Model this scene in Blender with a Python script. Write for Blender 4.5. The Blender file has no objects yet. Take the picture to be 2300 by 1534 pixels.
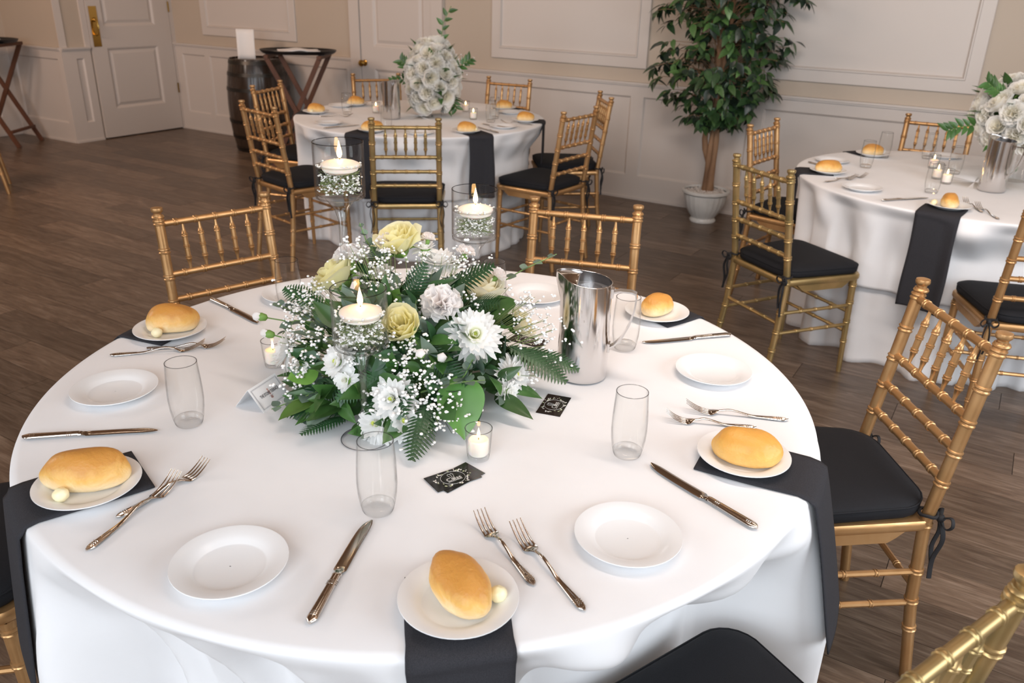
import bpy, math, random
from math import sin, cos, pi, radians, degrees, atan2, hypot, sqrt, exp
from mathutils import Vector, Matrix, noise

random.seed(7)
S = bpy.context.scene
COL = S.collection

# ------------------------------------------------------------------ camera, world, lights, exposure
YAW, PITCH, ROLL = 0.54216, 0.40913, 0.02695
cam_d = bpy.data.cameras.new('camera'); cam = bpy.data.objects.new('camera', cam_d); COL.objects.link(cam)
cam_d.sensor_width = 36; cam_d.lens = 1853.86 / 2300 * 36; cam_d.clip_start = .02
_f = Vector((-sin(YAW) * cos(PITCH), cos(YAW) * cos(PITCH), -sin(PITCH)))
_r = Vector((cos(YAW), sin(YAW), 0)); _u = _r.cross(_f)
_r2 = _r * cos(ROLL) + _u * sin(ROLL); _u2 = _u * cos(ROLL) - _r * sin(ROLL)
cam.matrix_world = Matrix(((_r2.x, _u2.x, -_f.x, 0), (_r2.y, _u2.y, -_f.y, 0), (_r2.z, _u2.z, -_f.z, 1.5502), (0, 0, 0, 1)))
cam_d.dof.use_dof = True; cam_d.dof.focus_distance = 1.6; cam_d.dof.aperture_fstop = 7.0
S.camera = cam
S.view_settings.view_transform = 'Standard'; S.view_settings.look = 'None'
S.view_settings.gamma = 1; S.view_settings.use_curve_mapping = False
S.view_settings.exposure = 0.20
W = bpy.data.worlds.new('world'); S.world = W; W.use_nodes = True
W.node_tree.nodes['Background'].inputs[0].default_value = (.80, .88, 1.0, 1)
W.node_tree.nodes['Background'].inputs[1].default_value = 1.2
S.cycles.max_bounces = 10; S.cycles.transparent_max_bounces = 24; S.cycles.diffuse_bounces = 5
S.cycles.caustics_reflective = False; S.cycles.caustics_refractive = False
S.cycles.sample_clamp_indirect = 6

def area(name, loc, target, sx, sy, power, col):
    d = bpy.data.lights.new(name, 'AREA'); d.shape = 'RECTANGLE'; d.size = sx; d.size_y = sy
    d.energy = power; d.color = col
    o = bpy.data.objects.new(name, d); COL.objects.link(o); o.location = loc
    o.rotation_euler = (Vector(target) - Vector(loc)).to_track_quat('-Z', 'Y').to_euler()
    return o
area('bounce_light', (.3, -1.5, 2.5), (-.9, 1.5, .7), 2.8, 2.0, 72, (.84, .92, 1.0))
area('daylight_one', (-2.8, -3.3, 1.7), (-2.2, 3, .9), 1.5, 1.9, 44, (.88, .94, 1.0))
area('daylight_two', (.2, -3.3, 1.7), (-.2, 3, .9), 1.5, 1.9, 44, (.88, .94, 1.0))
area('right_fill', (2.45, 1.6, 1.65), (-1, 2.2, .6), 2.2, 1.7, 66, (.88, .94, 1.0))  # added fill for surfaces facing right, no known source there
# added fill lights under the ceiling, aimed at far walls and tree-side table
area('fill_wash', (-6.2, 1.6, 2.85), (-7.4, 6.0, .9), 1.8, .7, 62, (1, .66, .46))
area('fill_wash', (-.2, 1.5, 2.85), (-.4, 6.0, .5), 1.8, .7, 68, (1, .86, .77))
area('fill_wash', (-6.3, -.2, 2.7), (-.3, 4.2, .4), 1.6, .8, 64, (1, .86, .77))
# recessed ceiling lamps, warm
for lx, ly, pw, cc in [(x, y, p, c) for x, p, c in ((-7.4, 7.5, (1, .70, .48)), (-5.6, 9.5, (1, .72, .50)), (-3.9, 11, (1, .76, .56)), (-2.2, 12, (1, .80, .62)), (-.5, 14, (1, .84, .70)), (1.2, 14, (1, .86, .76))) for y in (2.2, 3.7, 5.1)]:
    area('ceiling_lamp', (lx, ly, 2.97), (lx, ly, 0), .30, .30, pw * .12 * (1.0 if ly > 3 else .7), cc)

# ------------------------------------------------------------------ materials
def mat(name, col, rough=.5, metal=0., spec=.5, **kw):
    m = bpy.data.materials.new(name); m.use_nodes = True
    b = m.node_tree.nodes['Principled BSDF']
    b.inputs['Base Color'].default_value = (*col, 1); b.inputs['Roughness'].default_value = rough
    b.inputs['Metallic'].default_value = metal; b.inputs['Specular IOR Level'].default_value = spec
    for k, v in kw.items(): b.inputs[k.replace('_', ' ')].default_value = v
    return m
def nd(m, t, **kw):
    n = m.node_tree.nodes.new(t)
    for k, v in kw.items(): setattr(n, k, v)
    return n
def lk(m, a, b): m.node_tree.links.new(a, b)
def P(m): return m.node_tree.nodes['Principled BSDF']
def coords(m, scale=(1, 1, 1), kind='Object', rot=(0, 0, 0)):
    tc = nd(m, 'ShaderNodeTexCoord'); mp = nd(m, 'ShaderNodeMapping')
    mp.inputs['Scale'].default_value = scale; mp.inputs['Rotation'].default_value = rot
    lk(m, tc.outputs[kind], mp.inputs[0]); return mp.outputs[0]
def ramp(m, fac, stops):
    r = nd(m, 'ShaderNodeValToRGB'); e = r.color_ramp.elements
    while len(e) < len(stops): e.new(.5)
    for i, (p, c) in enumerate(stops): e[i].position = p; e[i].color = (*c, 1)
    lk(m, fac, r.inputs[0]); return r.outputs[0]
def noisy(m, vec, scale, detail=3, rough=.5, dist=0.):
    n = nd(m, 'ShaderNodeTexNoise'); n.inputs['Scale'].default_value = scale; n.inputs['Detail'].default_value = detail
    n.inputs['Roughness'].default_value = rough; n.inputs['Distortion'].default_value = dist
    lk(m, vec, n.inputs['Vector']); return n.outputs['Fac']
def bump(m, h, strength=.2, dist=.001):
    b = nd(m, 'ShaderNodeBump'); b.inputs['Strength'].default_value = strength; b.inputs['Distance'].default_value = dist
    lk(m, h, b.inputs['Height']); lk(m, b.outputs[0], P(m).inputs['Normal'])

def noise_mat(name, stops, scale, rough=.5, vscale=(1, 1, 1), metal=0., bstr=0., bscale=None, bdist=.001, detail=3, **kw):
    m = mat(name, stops[0][1], rough, metal, **kw); v = coords(m, vscale)
    lk(m, ramp(m, noisy(m, v, scale, detail), stops), P(m).inputs['Base Color'])
    if bstr: bump(m, noisy(m, v, bscale or scale, 4), bstr, bdist)
    return m

M_cloth = noise_mat('white_linen', [(.3, (.79, .795, .81)), (.7, (.83, .835, .85))], 6, .85, bstr=.12, bscale=9, bdist=.006)
P(M_cloth).inputs['Sheen Weight'].default_value = .15
def weave(name, col, rough=.9):
    m = mat(name, col, rough, spec=.25); v = coords(m)
    a = noisy(m, v, 900, 1); lk(m, ramp(m, a, [(.3, tuple(c * .75 for c in col)), (.7, tuple(c * 1.3 for c in col))]), P(m).inputs['Base Color'])
    bump(m, noisy(m, v, 14, 3), .15, .004); return m
M_napkin = weave('black_napkin_cloth', (.030, .030, .035))
M_cushion = weave('black_cushion_fabric', (.010, .0105, .013), .8)
M_tie = mat('black_tie_tape', (.008, .008, .010), .75)
# gold painted chair wood, slightly worn
M_gold = mat('gold_paint', (.5, .26, .07), .38, .72)
v = coords(M_gold); lk(M_gold, ramp(M_gold, noisy(M_gold, v, 9, 4), [(.25, (.42, .23, .095)), (.55, (.52, .30, .13)), (.8, (.60, .375, .185))]), P(M_gold).inputs['Base Color'])
lk(M_gold, ramp(M_gold, noisy(M_gold, v, 30, 3), [(.3, (.30, .30, .30)), (.7, (.44, .44, .44))]), P(M_gold).inputs['Roughness'])
M_gold2 = mat('gold_paint_greenish', (.4, .28, .09), .36, .74)
v = coords(M_gold2); lk(M_gold2, ramp(M_gold2, noisy(M_gold2, v, 12, 4), [(.3, (.33, .25, .11)), (.55, (.46, .32, .14)), (.8, (.60, .40, .19))]), P(M_gold2).inputs['Base Color'])
M_porc = mat('white_porcelain', (.80, .81, .82), .24, spec=.4)
M_steel = mat('polished_cutlery_steel', (.66, .62, .58), .13, 1.0)
M_pitch = mat('brushed_pitcher_steel', (.72, .70, .69), .13, 1.0)
v = coords(M_pitch, (1, 1, .1)); bump(M_pitch, noisy(M_pitch, v, 60, 2), .03, .002)
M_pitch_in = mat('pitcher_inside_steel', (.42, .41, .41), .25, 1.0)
M_wax = mat('candle_wax', (.93, .84, .76), .35); P(M_wax).inputs['Subsurface Weight'].default_value = .6
P(M_wax).inputs['Subsurface Radius'].default_value = (.03, .015, .008); P(M_wax).inputs['Subsurface Scale'].default_value = .8
M_wick = mat('burnt_wick', (.03, .02, .015), .9)
def emis(name, col, s):
    m = bpy.data.materials.new(name); m.use_nodes = True; nt = m.node_tree; nt.nodes.clear()
    e = nt.nodes.new('ShaderNodeEmission'); o = nt.nodes.new('ShaderNodeOutputMaterial')
    e.inputs[0].default_value = (*col, 1); e.inputs[1].default_value = s; nt.links.new(e.outputs[0], o.inputs[0]); return m
M_flame = emis('candle_flame', (1.0, .56, .20), 26)
def thin_glass(name, tint=(.992, .994, .992), edge=(.50, .50, .51), rough=.02, power=6, base=.018):
    m = bpy.data.materials.new(name); m.use_nodes = True; nt = m.node_tree; nt.nodes.clear()
    o = nt.nodes.new('ShaderNodeOutputMaterial'); t = nt.nodes.new('ShaderNodeBsdfTransparent'); g = nt.nodes.new('ShaderNodeBsdfGlossy')
    g.inputs['Roughness'].default_value = rough
    fp = nt.nodes.new('ShaderNodeMath'); fp.operation = 'POWER'; fp.inputs[1].default_value = 4.0
    fr = nt.nodes.new('ShaderNodeMath'); fr.operation = 'MULTIPLY_ADD'; fr.inputs[1].default_value = .55; fr.inputs[2].default_value = base
    lw = nt.nodes.new('ShaderNodeLayerWeight'); lw.inputs[0].default_value = .5
    pw = nt.nodes.new('ShaderNodeMath'); pw.operation = 'POWER'; pw.inputs[1].default_value = power
    mx = nt.nodes.new('ShaderNodeMix'); mx.data_type = 'RGBA'
    mx.inputs[6].default_value = (*tint, 1); mx.inputs[7].default_value = (*edge, 1)
    nt.links.new(lw.outputs['Facing'], pw.inputs[0]); nt.links.new(lw.outputs['Facing'], fp.inputs[0]); nt.links.new(fp.outputs[0], fr.inputs[0]); nt.links.new(pw.outputs[0], mx.inputs[0]); nt.links.new(mx.outputs[2], t.inputs[0])
    ms = nt.nodes.new('ShaderNodeMixShader'); nt.links.new(fr.outputs[0], ms.inputs[0]); nt.links.new(t.outputs[0], ms.inputs[1]); nt.links.new(g.outputs[0], ms.inputs[2])
    nt.links.new(ms.outputs[0], o.inputs[0]); return m
M_glass = thin_glass('clear_thin_glass')
M_stemg = thin_glass('stem_glass', (.965, .97, .965), (.34, .34, .35), .03, 2.6, .08)
M_rim = thin_glass('glass_rim', (.62, .62, .63), (.35, .35, .36), .02, 2)
M_water = thin_glass('still_water', (.93, .93, .91), (.8, .8, .78), .01, 3)
M_thick = thin_glass('thick_glass', (.994, .995, .994), (.45, .45, .46), .02, 4, .025)

M_wall = mat('beige_wall_paint', (.50, .43, .355), .7)
M_trim = mat('white_trim_paint', (.60, .555, .52), .42)
M_ceil = noise_mat('brown_ceiling', [(.3, (.26, .15, .08)), (.7, (.34, .20, .11))], 2, .8)
M_brass = mat('brass', (.55, .36, .10), .22, 1.0)
M_dark = mat('dark_gap', (.03, .025, .02), .9)
# floor planks
def plank_mat(name, cols):
    m = mat(name, cols[0], .34, spec=.5); oi = nd(m, 'ShaderNodeObjectInfo')
    tc = nd(m, 'ShaderNodeTexCoord'); ad = nd(m, 'ShaderNodeVectorMath', operation='MULTIPLY_ADD')
    cmb = nd(m, 'ShaderNodeCombineXYZ'); lk(m, oi.outputs['Random'], cmb.inputs[0]); lk(m, oi.outputs['Random'], cmb.inputs[1])
    lk(m, cmb.outputs[0], ad.inputs[0]); ad.inputs[1].default_value = (37, 19, 0); lk(m, tc.outputs['Object'], ad.inputs[2])
    mp = nd(m, 'ShaderNodeMapping'); mp.inputs['Scale'].default_value = (1.1, 9, 1); lk(m, ad.outputs[0], mp.inputs[0])
    n1 = noisy(m, mp.outputs[0], 3.2, 7, .62, 1.6)
    mp2 = nd(m, 'ShaderNodeMapping'); mp2.inputs['Scale'].default_value = (2.2, 55, 1); lk(m, ad.outputs[0], mp2.inputs[0])
    n2 = noisy(m, mp2.outputs[0], 3.5, 5, .7, .4)
    c1 = ramp(m, n1, [(.25, cols[0]), (.5, cols[1]), (.78, cols[2])])
    c2 = ramp(m, n2, [(.30, (.45, .43, .42)), (.62, (1.25, 1.25, 1.25))])
    mx = nd(m, 'ShaderNodeMix', data_type='RGBA', blend_type='MULTIPLY'); mx.inputs[0].default_value = .62
    lk(m, c1, mx.inputs[6]); lk(m, c2, mx.inputs[7])
    hv = nd(m, 'ShaderNodeHueSaturation'); lk(m, mx.outputs[2], hv.inputs['Color'])
    mr = nd(m, 'ShaderNodeMapRange'); lk(m, oi.outputs['Random'], mr.inputs[0]); mr.inputs[3].default_value = .72; mr.inputs[4].default_value = 1.28
    lk(m, mr.outputs[0], hv.inputs['Value']); lk(m, hv.outputs[0], P(m).inputs['Base Color'])
    bump(m, n2, .25, .0008); return m
M_plank = plank_mat('grey_brown_plank', [(.060, .036, .024), (.128, .088, .061), (.235, .178, .135)])
M_grout = mat('plank_joint', (.018, .014, .011), .8)
M_white_ceramic = noise_mat('white_planter_glaze', [(.3, (.60, .60, .58)), (.7, (.72, .72, .70))], 9, .35)
M_pebble = noise_mat('white_pebbles', [(.3, (.55, .50, .46)), (.7, (.80, .76, .72))], 40, .7)
M_trunk = noise_mat('ficus_bark', [(.3, (.16, .085, .045)), (.7, (.34, .20, .11))], 14, .8, (1, 1, .3), bstr=.4, bdist=.004)
def leafmat(name, a, b, rough=.38, sc=25):
    m = mat(name, a, rough); v = coords(m); oi = nd(m, 'ShaderNodeObjectInfo')
    c = ramp(m, noisy(m, v, sc, 2), [(.3, a), (.75, b)]); hv = nd(m, 'ShaderNodeHueSaturation'); lk(m, c, hv.inputs['Color'])
    mr = nd(m, 'ShaderNodeMapRange'); lk(m, oi.outputs['Random'], mr.inputs[0]); mr.inputs[3].default_value = .65; mr.inputs[4].default_value = 1.35
    lk(m, mr.outputs[0], hv.inputs['Value']); lk(m, hv.outputs[0], P(m).inputs['Base Color']); return m
M_ficus = [leafmat('ficus_leaf_a', (.020, .050, .020), (.035, .085, .028)), leafmat('ficus_leaf_b', (.045, .11, .030), (.08, .16, .05)), leafmat('ficus_leaf_c', (.012, .026, .018), (.022, .045, .028))]
M_leafd = leafmat('dark_green_leaf', (.032, .090, .020), (.062, .155, .036))
M_leafl = leafmat('bright_green_leaf', (.10, .22, .035), (.15, .30, .06))
M_leafm = leafmat('glossy_lemon_leaf', (.055, .15, .030), (.085, .20, .045), .3, 14)
M_euc = leafmat('eucalyptus_leaf', (.10, .16, .12), (.17, .24, .18), .6)
M_fern = leafmat('fern_green', (.018, .060, .022), (.035, .11, .035), .4)
M_stem = mat('green_stem', (.14, .24, .07), .5)
def petalmat(name, inner, outer, sc=1.0):
    m = bpy.data.materials.new(name); m.use_nodes = True; nt = m.node_tree; nt.nodes.clear()
    g = nd(m, 'ShaderNodeTexCoord'); ln = nd(m, 'ShaderNodeVectorMath', operation='LENGTH'); lk(m, g.outputs['Object'], ln.inputs[0])
    mr = nd(m, 'ShaderNodeMapRange'); lk(m, ln.outputs['Value'], mr.inputs[0]); mr.inputs[2].default_value = sc
    c = ramp(m, mr.outputs[0], [(.1, inner), (.75, outer)])
    d = nd(m, 'ShaderNodeBsdfDiffuse'); t = nd(m, 'ShaderNodeBsdfTranslucent'); mx = nd(m, 'ShaderNodeMixShader'); mx.inputs[0].default_value = .42; o = nd(m, 'ShaderNodeOutputMaterial')
    lk(m, c, d.inputs[0]); lk(m, c, t.inputs[0]); lk(m, d.outputs[0], mx.inputs[1]); lk(m, t.outputs[0], mx.inputs[2]); lk(m, mx.outputs[0], o.inputs[0]); return m
M_rosey = petalmat('yellow_rose_petal', (.95, .89, .50), (.96, .93, .64), .05)
M_rosec = petalmat('cream_rose_petal', (.94, .88, .64), (.96, .93, .80), .05)
M_rosew = petalmat('white_rose_petal', (.90, .87, .74), (.91, .905, .88), .05)
M_mum = petalmat('white_mum_petal', (.88, .91, .50), (.97, .97, .96), .030)
M_mumw = petalmat('plain_white_mum_petal', (.93, .92, .80), (.97, .97, .96), .012)
M_carn = petalmat('blush_carnation_petal', (.96, .90, .87), (.98, .96, .95), .03)
M_mumc = mat('mum_centre', (.55, .62, .12), .7)
M_calyx = mat('green_calyx', (.16, .30, .06), .5)
M_gyp = mat('babys_breath_white', (.88, .87, .85), .7)
M_gypstem = mat('babys_breath_stem', (.20, .26, .09), .6)

# ------------------------------------------------------------------ mesh helpers
class MB:
    def __init__(s): s.v = []; s.f = []; s.m = []
    def add(s, vs, fs, mi=0, T=None):
        o = len(s.v)
        if T is not None: vs = [tuple(T @ Vector(p)) for p in vs]
        s.v += [tuple(p) for p in vs]; s.f += [tuple(i + o for i in f) for f in fs]; s.m += [mi] * len(fs); return s
    def box(s, x0, x1, y0, y1, z0, z1, mi=0, T=None):
        v = [(x, y, z) for z in (z0, z1) for y in (y0, y1) for x in (x0, x1)]
        return s.add(v, [(0, 2, 3, 1), (4, 5, 7, 6), (0, 1, 5, 4), (2, 6, 7, 3), (0, 4, 6, 2), (1, 3, 7, 5)], mi, T)
    def lathe(s, prof, n=24, mi=0, T=None, capb=True, capt=True, lobes=0, lamp=0.):
        vs = []; fs = []
        for (r, z) in prof:
            for k in range(n):
                a = 2 * pi * k / n; rr = r * (1 + lamp * abs(cos(lobes * a / 2))) if lobes else r
                vs.append((rr * cos(a), rr * sin(a), z))
        for i in range(len(prof) - 1):
            for k in range(n):
                k2 = (k + 1) % n; fs.append((i * n + k, i * n + k2, (i + 1) * n + k2, (i + 1) * n + k))
        if capb: fs.append(tuple(reversed(range(n))))
        if capt: fs.append(tuple((len(prof) - 1) * n + k for k in range(n)))
        return s.add(vs, fs, mi, T)
    def tube(s, pts, radii, n=8, mi=0, caps=True, T=None, flat=1.0):
        pts = [Vector(p) for p in pts]
        if not hasattr(radii, '__len__'): radii = [radii] * len(pts)
        vs = []; fs = []; up = None
        for i, p in enumerate(pts):
            t = (pts[min(i + 1, len(pts) - 1)] - pts[max(i - 1, 0)])
            t = t.normalized() if t.length > 1e-9 else Vector((0, 0, 1))
            if up is None: up = Vector((0, 0, 1)) if abs(t.z) < .9 else Vector((1, 0, 0))
            a = (up - t * up.dot(t))
            a = a.normalized() if a.length > 1e-6 else t.orthogonal().normalized()
            b = t.cross(a); up = a
            for k in range(n):
                w = 2 * pi * k / n; vs.append(p + a * (cos(w) * radii[i] * flat) + b * (sin(w) * radii[i]))
        for i in range(len(pts) - 1):
            for k in range(n):
                k2 = (k + 1) % n; fs.append((i * n + k, i * n + k2, (i + 1) * n + k2, (i + 1) * n + k))
        if caps: fs.append(tuple(reversed(range(n)))); fs.append(tuple((len(pts) - 1) * n + k for k in range(n)))
        return s.add(vs, fs, mi, T)
    def grid(s, fn, nu, nv, mi=0, T=None, closed=False):
        vs = [fn(i / nu, j / nv) for i in range(nu + 1) for j in range(nv + (0 if closed else 1))]
        w = nv if closed else nv + 1; fs = []
        for i in range(nu):
            for j in range(nv):
                j2 = (j + 1) % w if closed else j + 1
                fs.append((i * w + j, i * w + j2, (i + 1) * w + j2, (i + 1) * w + j))
        return s.add(vs, fs, mi, T)
    def ico(s, c, r, mi=0, sq=1.0):
        t = (1 + 5 ** .5) / 2; k = r / hypot(1, t)
        vs = [(-1, t, 0), (1, t, 0), (-1, -t, 0), (1, -t, 0), (0, -1, t), (0, 1, t), (0, -1, -t), (0, 1, -t), (t, 0, -1), (t, 0, 1), (-t, 0, -1), (-t, 0, 1)]
        fs = [(0, 11, 5), (0, 5, 1), (0, 1, 7), (0, 7, 10), (0, 10, 11), (1, 5, 9), (5, 11, 4), (11, 10, 2), (10, 7, 6), (7, 1, 8), (3, 9, 4), (3, 4, 2), (3, 2, 6), (3, 6, 8), (3, 8, 9), (4, 9, 5), (2, 4, 11), (6, 2, 10), (8, 6, 7), (9, 8, 1)]
        return s.add([(c[0] + x * k, c[1] + y * k, c[2] + z * k * sq) for x, y, z in vs], fs, mi)
    def mesh(s, name, mats, smooth=True, angle=42):
        me = bpy.data.meshes.new(name); me.from_pydata(s.v, [], s.f)
        for m in (mats if isinstance(mats, (list, tuple)) else [mats]): me.materials.append(m)
        if any(s.m): me.polygons.foreach_set('material_index', s.m)
        if smooth:
            me.polygons.foreach_set('use_smooth', [True] * len(me.polygons)); me.set_sharp_from_angle(angle=radians(angle))
        me.update(); return me
    def build(s, name, mats, parent=None, smooth=True, angle=42, loc=None):
        return link(name, s.mesh(name, mats, smooth, angle), parent, loc)

def link(name, me, parent=None, loc=None, mw=None):
    o = bpy.data.objects.new(name, me); COL.objects.link(o)
    if parent is not None: o.parent = parent
    if loc is not None: o.location = loc
    if mw is not None: o.matrix_local = mw
    return o
def tag(o, label, cat, group=None):
    o['label'] = label; o['category'] = cat
    if group: o['group'] = group
    return o
def struct(o): o['kind'] = 'structure'; return o
def stuff(o): o['kind'] = 'stuff'; return o
def empty(name, loc=(0, 0, 0), rz=0.): 
    o = bpy.data.objects.new(name, None); COL.objects.link(o); o.location = loc; o.rotation_euler = (0, 0, rz); o.empty_display_size = .05; return o
def solid(o, t, off=0.):
    m = o.modifiers.new('solid', 'SOLIDIFY'); m.thickness = t; m.offset = off; return o
def copy_tree(o, parent=None):
    c = o.copy(); COL.objects.link(c)
    if parent is not None:
        c.parent = parent; c.matrix_parent_inverse = o.matrix_parent_inverse.copy()
    for ch in KIDS.get(o.name, []): copy_tree(ch, c)
    return c
KIDS = {}
def remember(root):
    def walk(o):
        KIDS[o.name] = [c for c in ALL if c.parent == o]
        for c in KIDS[o.name]: walk(c)
    ALL = list(COL.objects); walk(root)
def inst(proto, loc, rz, label, cat, group=None, scale=None):
    """first use takes the prototype itself, later uses copy it and its parts"""
    if not proto.get('used'):
        proto['used'] = 1; c = proto
    else: c = copy_tree(proto)
    c.location = loc; c.rotation_euler = (0, 0, rz)
    if scale: c.scale = (scale,) * 3 if not hasattr(scale, '__len__') else scale
    c['label'] = label; c['category'] = cat
    if group: c['group'] = group
    return c
def align(n, spin=0.):
    n = Vector(n).normalized(); q = n.to_track_quat('Z', 'Y'); return q.to_matrix().to_4x4() @ Matrix.Rotation(spin, 4, 'Z')
def sm(x): x = max(0., min(1., x)); return x * x * (3 - 2 * x)

TZ = .75
T1 = (-.973, 1.2855); T2 = (-3.342, 4.335); T3 = (-.157, 4.406); RT = .78

# ------------------------------------------------------------------ room
YB, XD, YL, XL, XR, YF, ZC = 6.06, -7.95, 4.80, -8.87, 2.6, -3.5, 3.0
fl = struct(MB().box(XL - .2, XR + .2, YF - .2, YB + .2, -.06, -.003).build('floor', M_grout, None, False))
PW, PL = .180, 1.22
pm = MB().box(-PL / 2 + .0012, PL / 2 - .0012, -PW / 2 + .001, PW / 2 - .001, -.004, 0).mesh('plank', M_plank, False)
def screen_size(x, y):
    d = Vector((x, y, -1.55)); z = d.dot(_f)
    if z < .3: return 0
    px = 1150 + 1854 * d.dot(_r2) / z; py = 767 - 1854 * d.dot(_u2) / z
    if px < -250 or px > 2550 or py > 1900: return 0
    return 1 / z
spots = []
row = 0; y = YF
while y < YB + PW:
    x = XL - (row * .43 % 1.22)
    while x < XR + PL:
        spots.append((screen_size(x, y), x, y)); x += PL
    y += PW; row += 1
spots.sort(reverse=True)
for s_, x, y in spots[:298]: link('plank', pm, fl, (x, y, 0))
rest = MB()
for s_, x, y in spots[298:]: rest.box(x - PL / 2 + .0012, x + PL / 2 - .0012, y - PW / 2 + .001, y + PW / 2 - .001, -.004, 0)
stuff(rest.build('distant_planks', M_plank, fl, False))
# note: planks overrun below the walls
struct(MB().box(XL - .2, XR + .2, YF - .2, YB + .2, ZC, ZC + .1).build('ceiling', M_ceil, None, False))
wb = struct(MB().box(XD - .1, XR + .2, YB, YB + .15, -.003, ZC).build('wall_back', M_wall, None, False))
wr = MB()
for a, b, z0, z1 in ((YF - .15, .4, -.003, ZC), (2.8, YB, -.003, ZC), (.4, 2.8, -.003, .9), (.4, 2.8, 2.55, ZC)): wr.box(XR, XR + .15, a, b, z0, z1)
wr = struct(wr.build('wall_right', M_wall, None, False))
w3 = MB()
for y0 in (.4, 1.175, 1.975, 2.75): w3.box(XR + .04, XR + .10, y0, y0 + .05, .9, 2.55)
for z0 in (.9, 2.5): w3.box(XR + .04, XR + .10, .4, 2.8, z0, z0 + .05)
w3 = struct(w3.build('window_3', M_trim, None, False))  # unseen window, made up to surround the right-hand fill light
MB().box(XR + .066, XR + .072, .45, 2.75, .93, 2.52).build('pane', M_glass, w3, False)
wl = struct(MB().box(XL - .15, XL, YF - .15, YL, -.003, ZC).build('wall_left', M_wall, None, False))
wn = struct(MB().box(XL - .15, XD, YL, YB, -.003, ZC).build('wall_corner', M_wall, None, False))
# wall behind the camera with three window openings
wf = MB(); wins = [(-3.6, -2.0), (-.6, 1.0)]
xs = [XL] + [w for ab in wins for w in ab] + [XR]
for i in range(0, len(xs), 2): wf.box(xs[i], xs[i + 1], YF - .15, YF, -.003, ZC)
for a, b in wins: wf.box(a, b, YF - .15, YF, -.003, .7); wf.box(a, b, YF - .15, YF, 2.7, ZC)
wf = struct(wf.build('wall_front', M_wall, None, False))
for k, (a, b) in enumerate(wins):
    w = MB()
    for x0, x1 in ((a, a + .05), (b - .05, b), ((a + b) / 2 - .02, (a + b) / 2 + .02)): w.box(x0, x1, YF - .10, YF - .04, .7, 2.7)
    for z0 in (.7, 1.68, 2.65): w.box(a + .05, b - .05, YF - .10, YF - .04, z0, z0 + .05)
    w = struct(w.build('window_%d' % (k + 1), M_trim, None, False))
    MB().box(a + .05, b - .05, YF - .072, YF - .066, .72, 2.68).build('pane', M_glass, w, False)

# helpers that work in (u, z, depth) on a wall: depth counts out of the wall towards the room
def on_back(u, z, d): return (u, YB - d, z)
def on_door(u, z, d): return (XD + d, u, z)
def on_corner(u, z, d): return (u, YL - d, z)
def on_left(u, z, d): return (XL + d, u, z)
def on_right(u, z, d): return (XR - d, u, z)
def wbox(fn, u0, u1, z0, z1, d0, d1, name, m, parent):
    vs = [fn(u, z, d) for d in (d0, d1) for z in (z0, z1) for u in (u0, u1)]
    b = MB(); b.add(vs, [(0, 2, 3, 1), (4, 5, 7, 6), (0, 1, 5, 4), (2, 6, 7, 3), (0, 4, 6, 2), (1, 3, 7, 5)])
    return b.build(name, m, parent, False)
def rectprof(fn, u0, u1, z0, z1, prof, name, m, parent, cap=True):
    vs = []; fs = []
    for (i, d) in prof: vs += [fn(u0 + i, z0 + i, d), fn(u1 - i, z0 + i, d), fn(u1 - i, z1 - i, d), fn(u0 + i, z1 - i, d)]
    for k in range(len(prof) - 1):
        for j in range(4): j2 = (j + 1) % 4; fs.append((k * 4 + j, k * 4 + j2, k * 4 + 4 + j2, k * 4 + 4 + j))
    if cap: fs.append(tuple((len(prof) - 1) * 4 + j for j in range(4)))
    return MB().add(vs, fs).build(name, m, parent, False)
def wainscot(fn, u0, u1, panels, parent, rail=True):
    """white boarding up to z .86: bottom board, top rail, stiles between recessed panels, cap"""
    wbox(fn, u0, u1, 0, .185, 0, .020, 'bottom_rail', M_trim, parent)
    wbox(fn, u0, u1, .785, .862, 0, .020, 'top_rail', M_trim, parent)
    edges = [u0] + [e for p in panels for e in p] + [u1]
    for k in range(0, len(edges), 2):
        if edges[k + 1] - edges[k] > .004: wbox(fn, edges[k], edges[k + 1], .185, .785, 0, .020, 'stile', M_trim, parent)
    for a, b in panels:
        rectprof(fn, a, b, .185, .785, [(0, .020), (.004, .017), (.012, .008), (.016, .006)], 'panel', M_trim, parent)
    if rail:
        for (za, zb, d) in ((.862, .874, .034), (.874, .888, .044)): wbox(fn, u0, u1, za, zb, 0, d, 'chair_rail', M_trim, parent)
    wbox(fn, u0, u1, 0, .018, .020, .032, 'shoe_molding', M_trim, parent)
def picture_frame(fn, u0, u1, z0, z1, parent):
    rectprof(fn, u0, u1, z0, z1, [(0, 0), (0, .016), (.004, .019), (.076, .019), (.080, .026), (.088, .026), (.096, .008), (.10, .006)], 'wall_panel', M_trim, parent)

wainscot(on_back, XD, -5.434, [(-7.82, -7.467), (-7.395, -6.45), (-6.36, -5.508)], wb)
wainscot(on_back, -4.400, XR, [(-4.30, -2.635), (-2.535, -1.715), (-1.62, -.05), (.05, .87), (.97, 2.5)], wb)
for a, b in ((-7.46, -6.13), (-3.915, -2.535), (-1.702, -.325), (.50, 1.90)): picture_frame(on_back, a, b, .987, 2.6, wb)
wainscot(on_corner, XL, XD, [(-8.75, -8.01)], wn)
wainscot(on_left, YF, YL - .02, [(y0, y0 + 1.1) for y0 in (-3.2, -2.0, -.8, .4, 1.6)] + [(2.9, 4.6)], wl)
wainscot(on_right, YF, YB - .02, [(y0, y0 + 1.3) for y0 in (-3.2, -1.8, -.4, 1.0, 2.4, 3.8)], wr)
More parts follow.
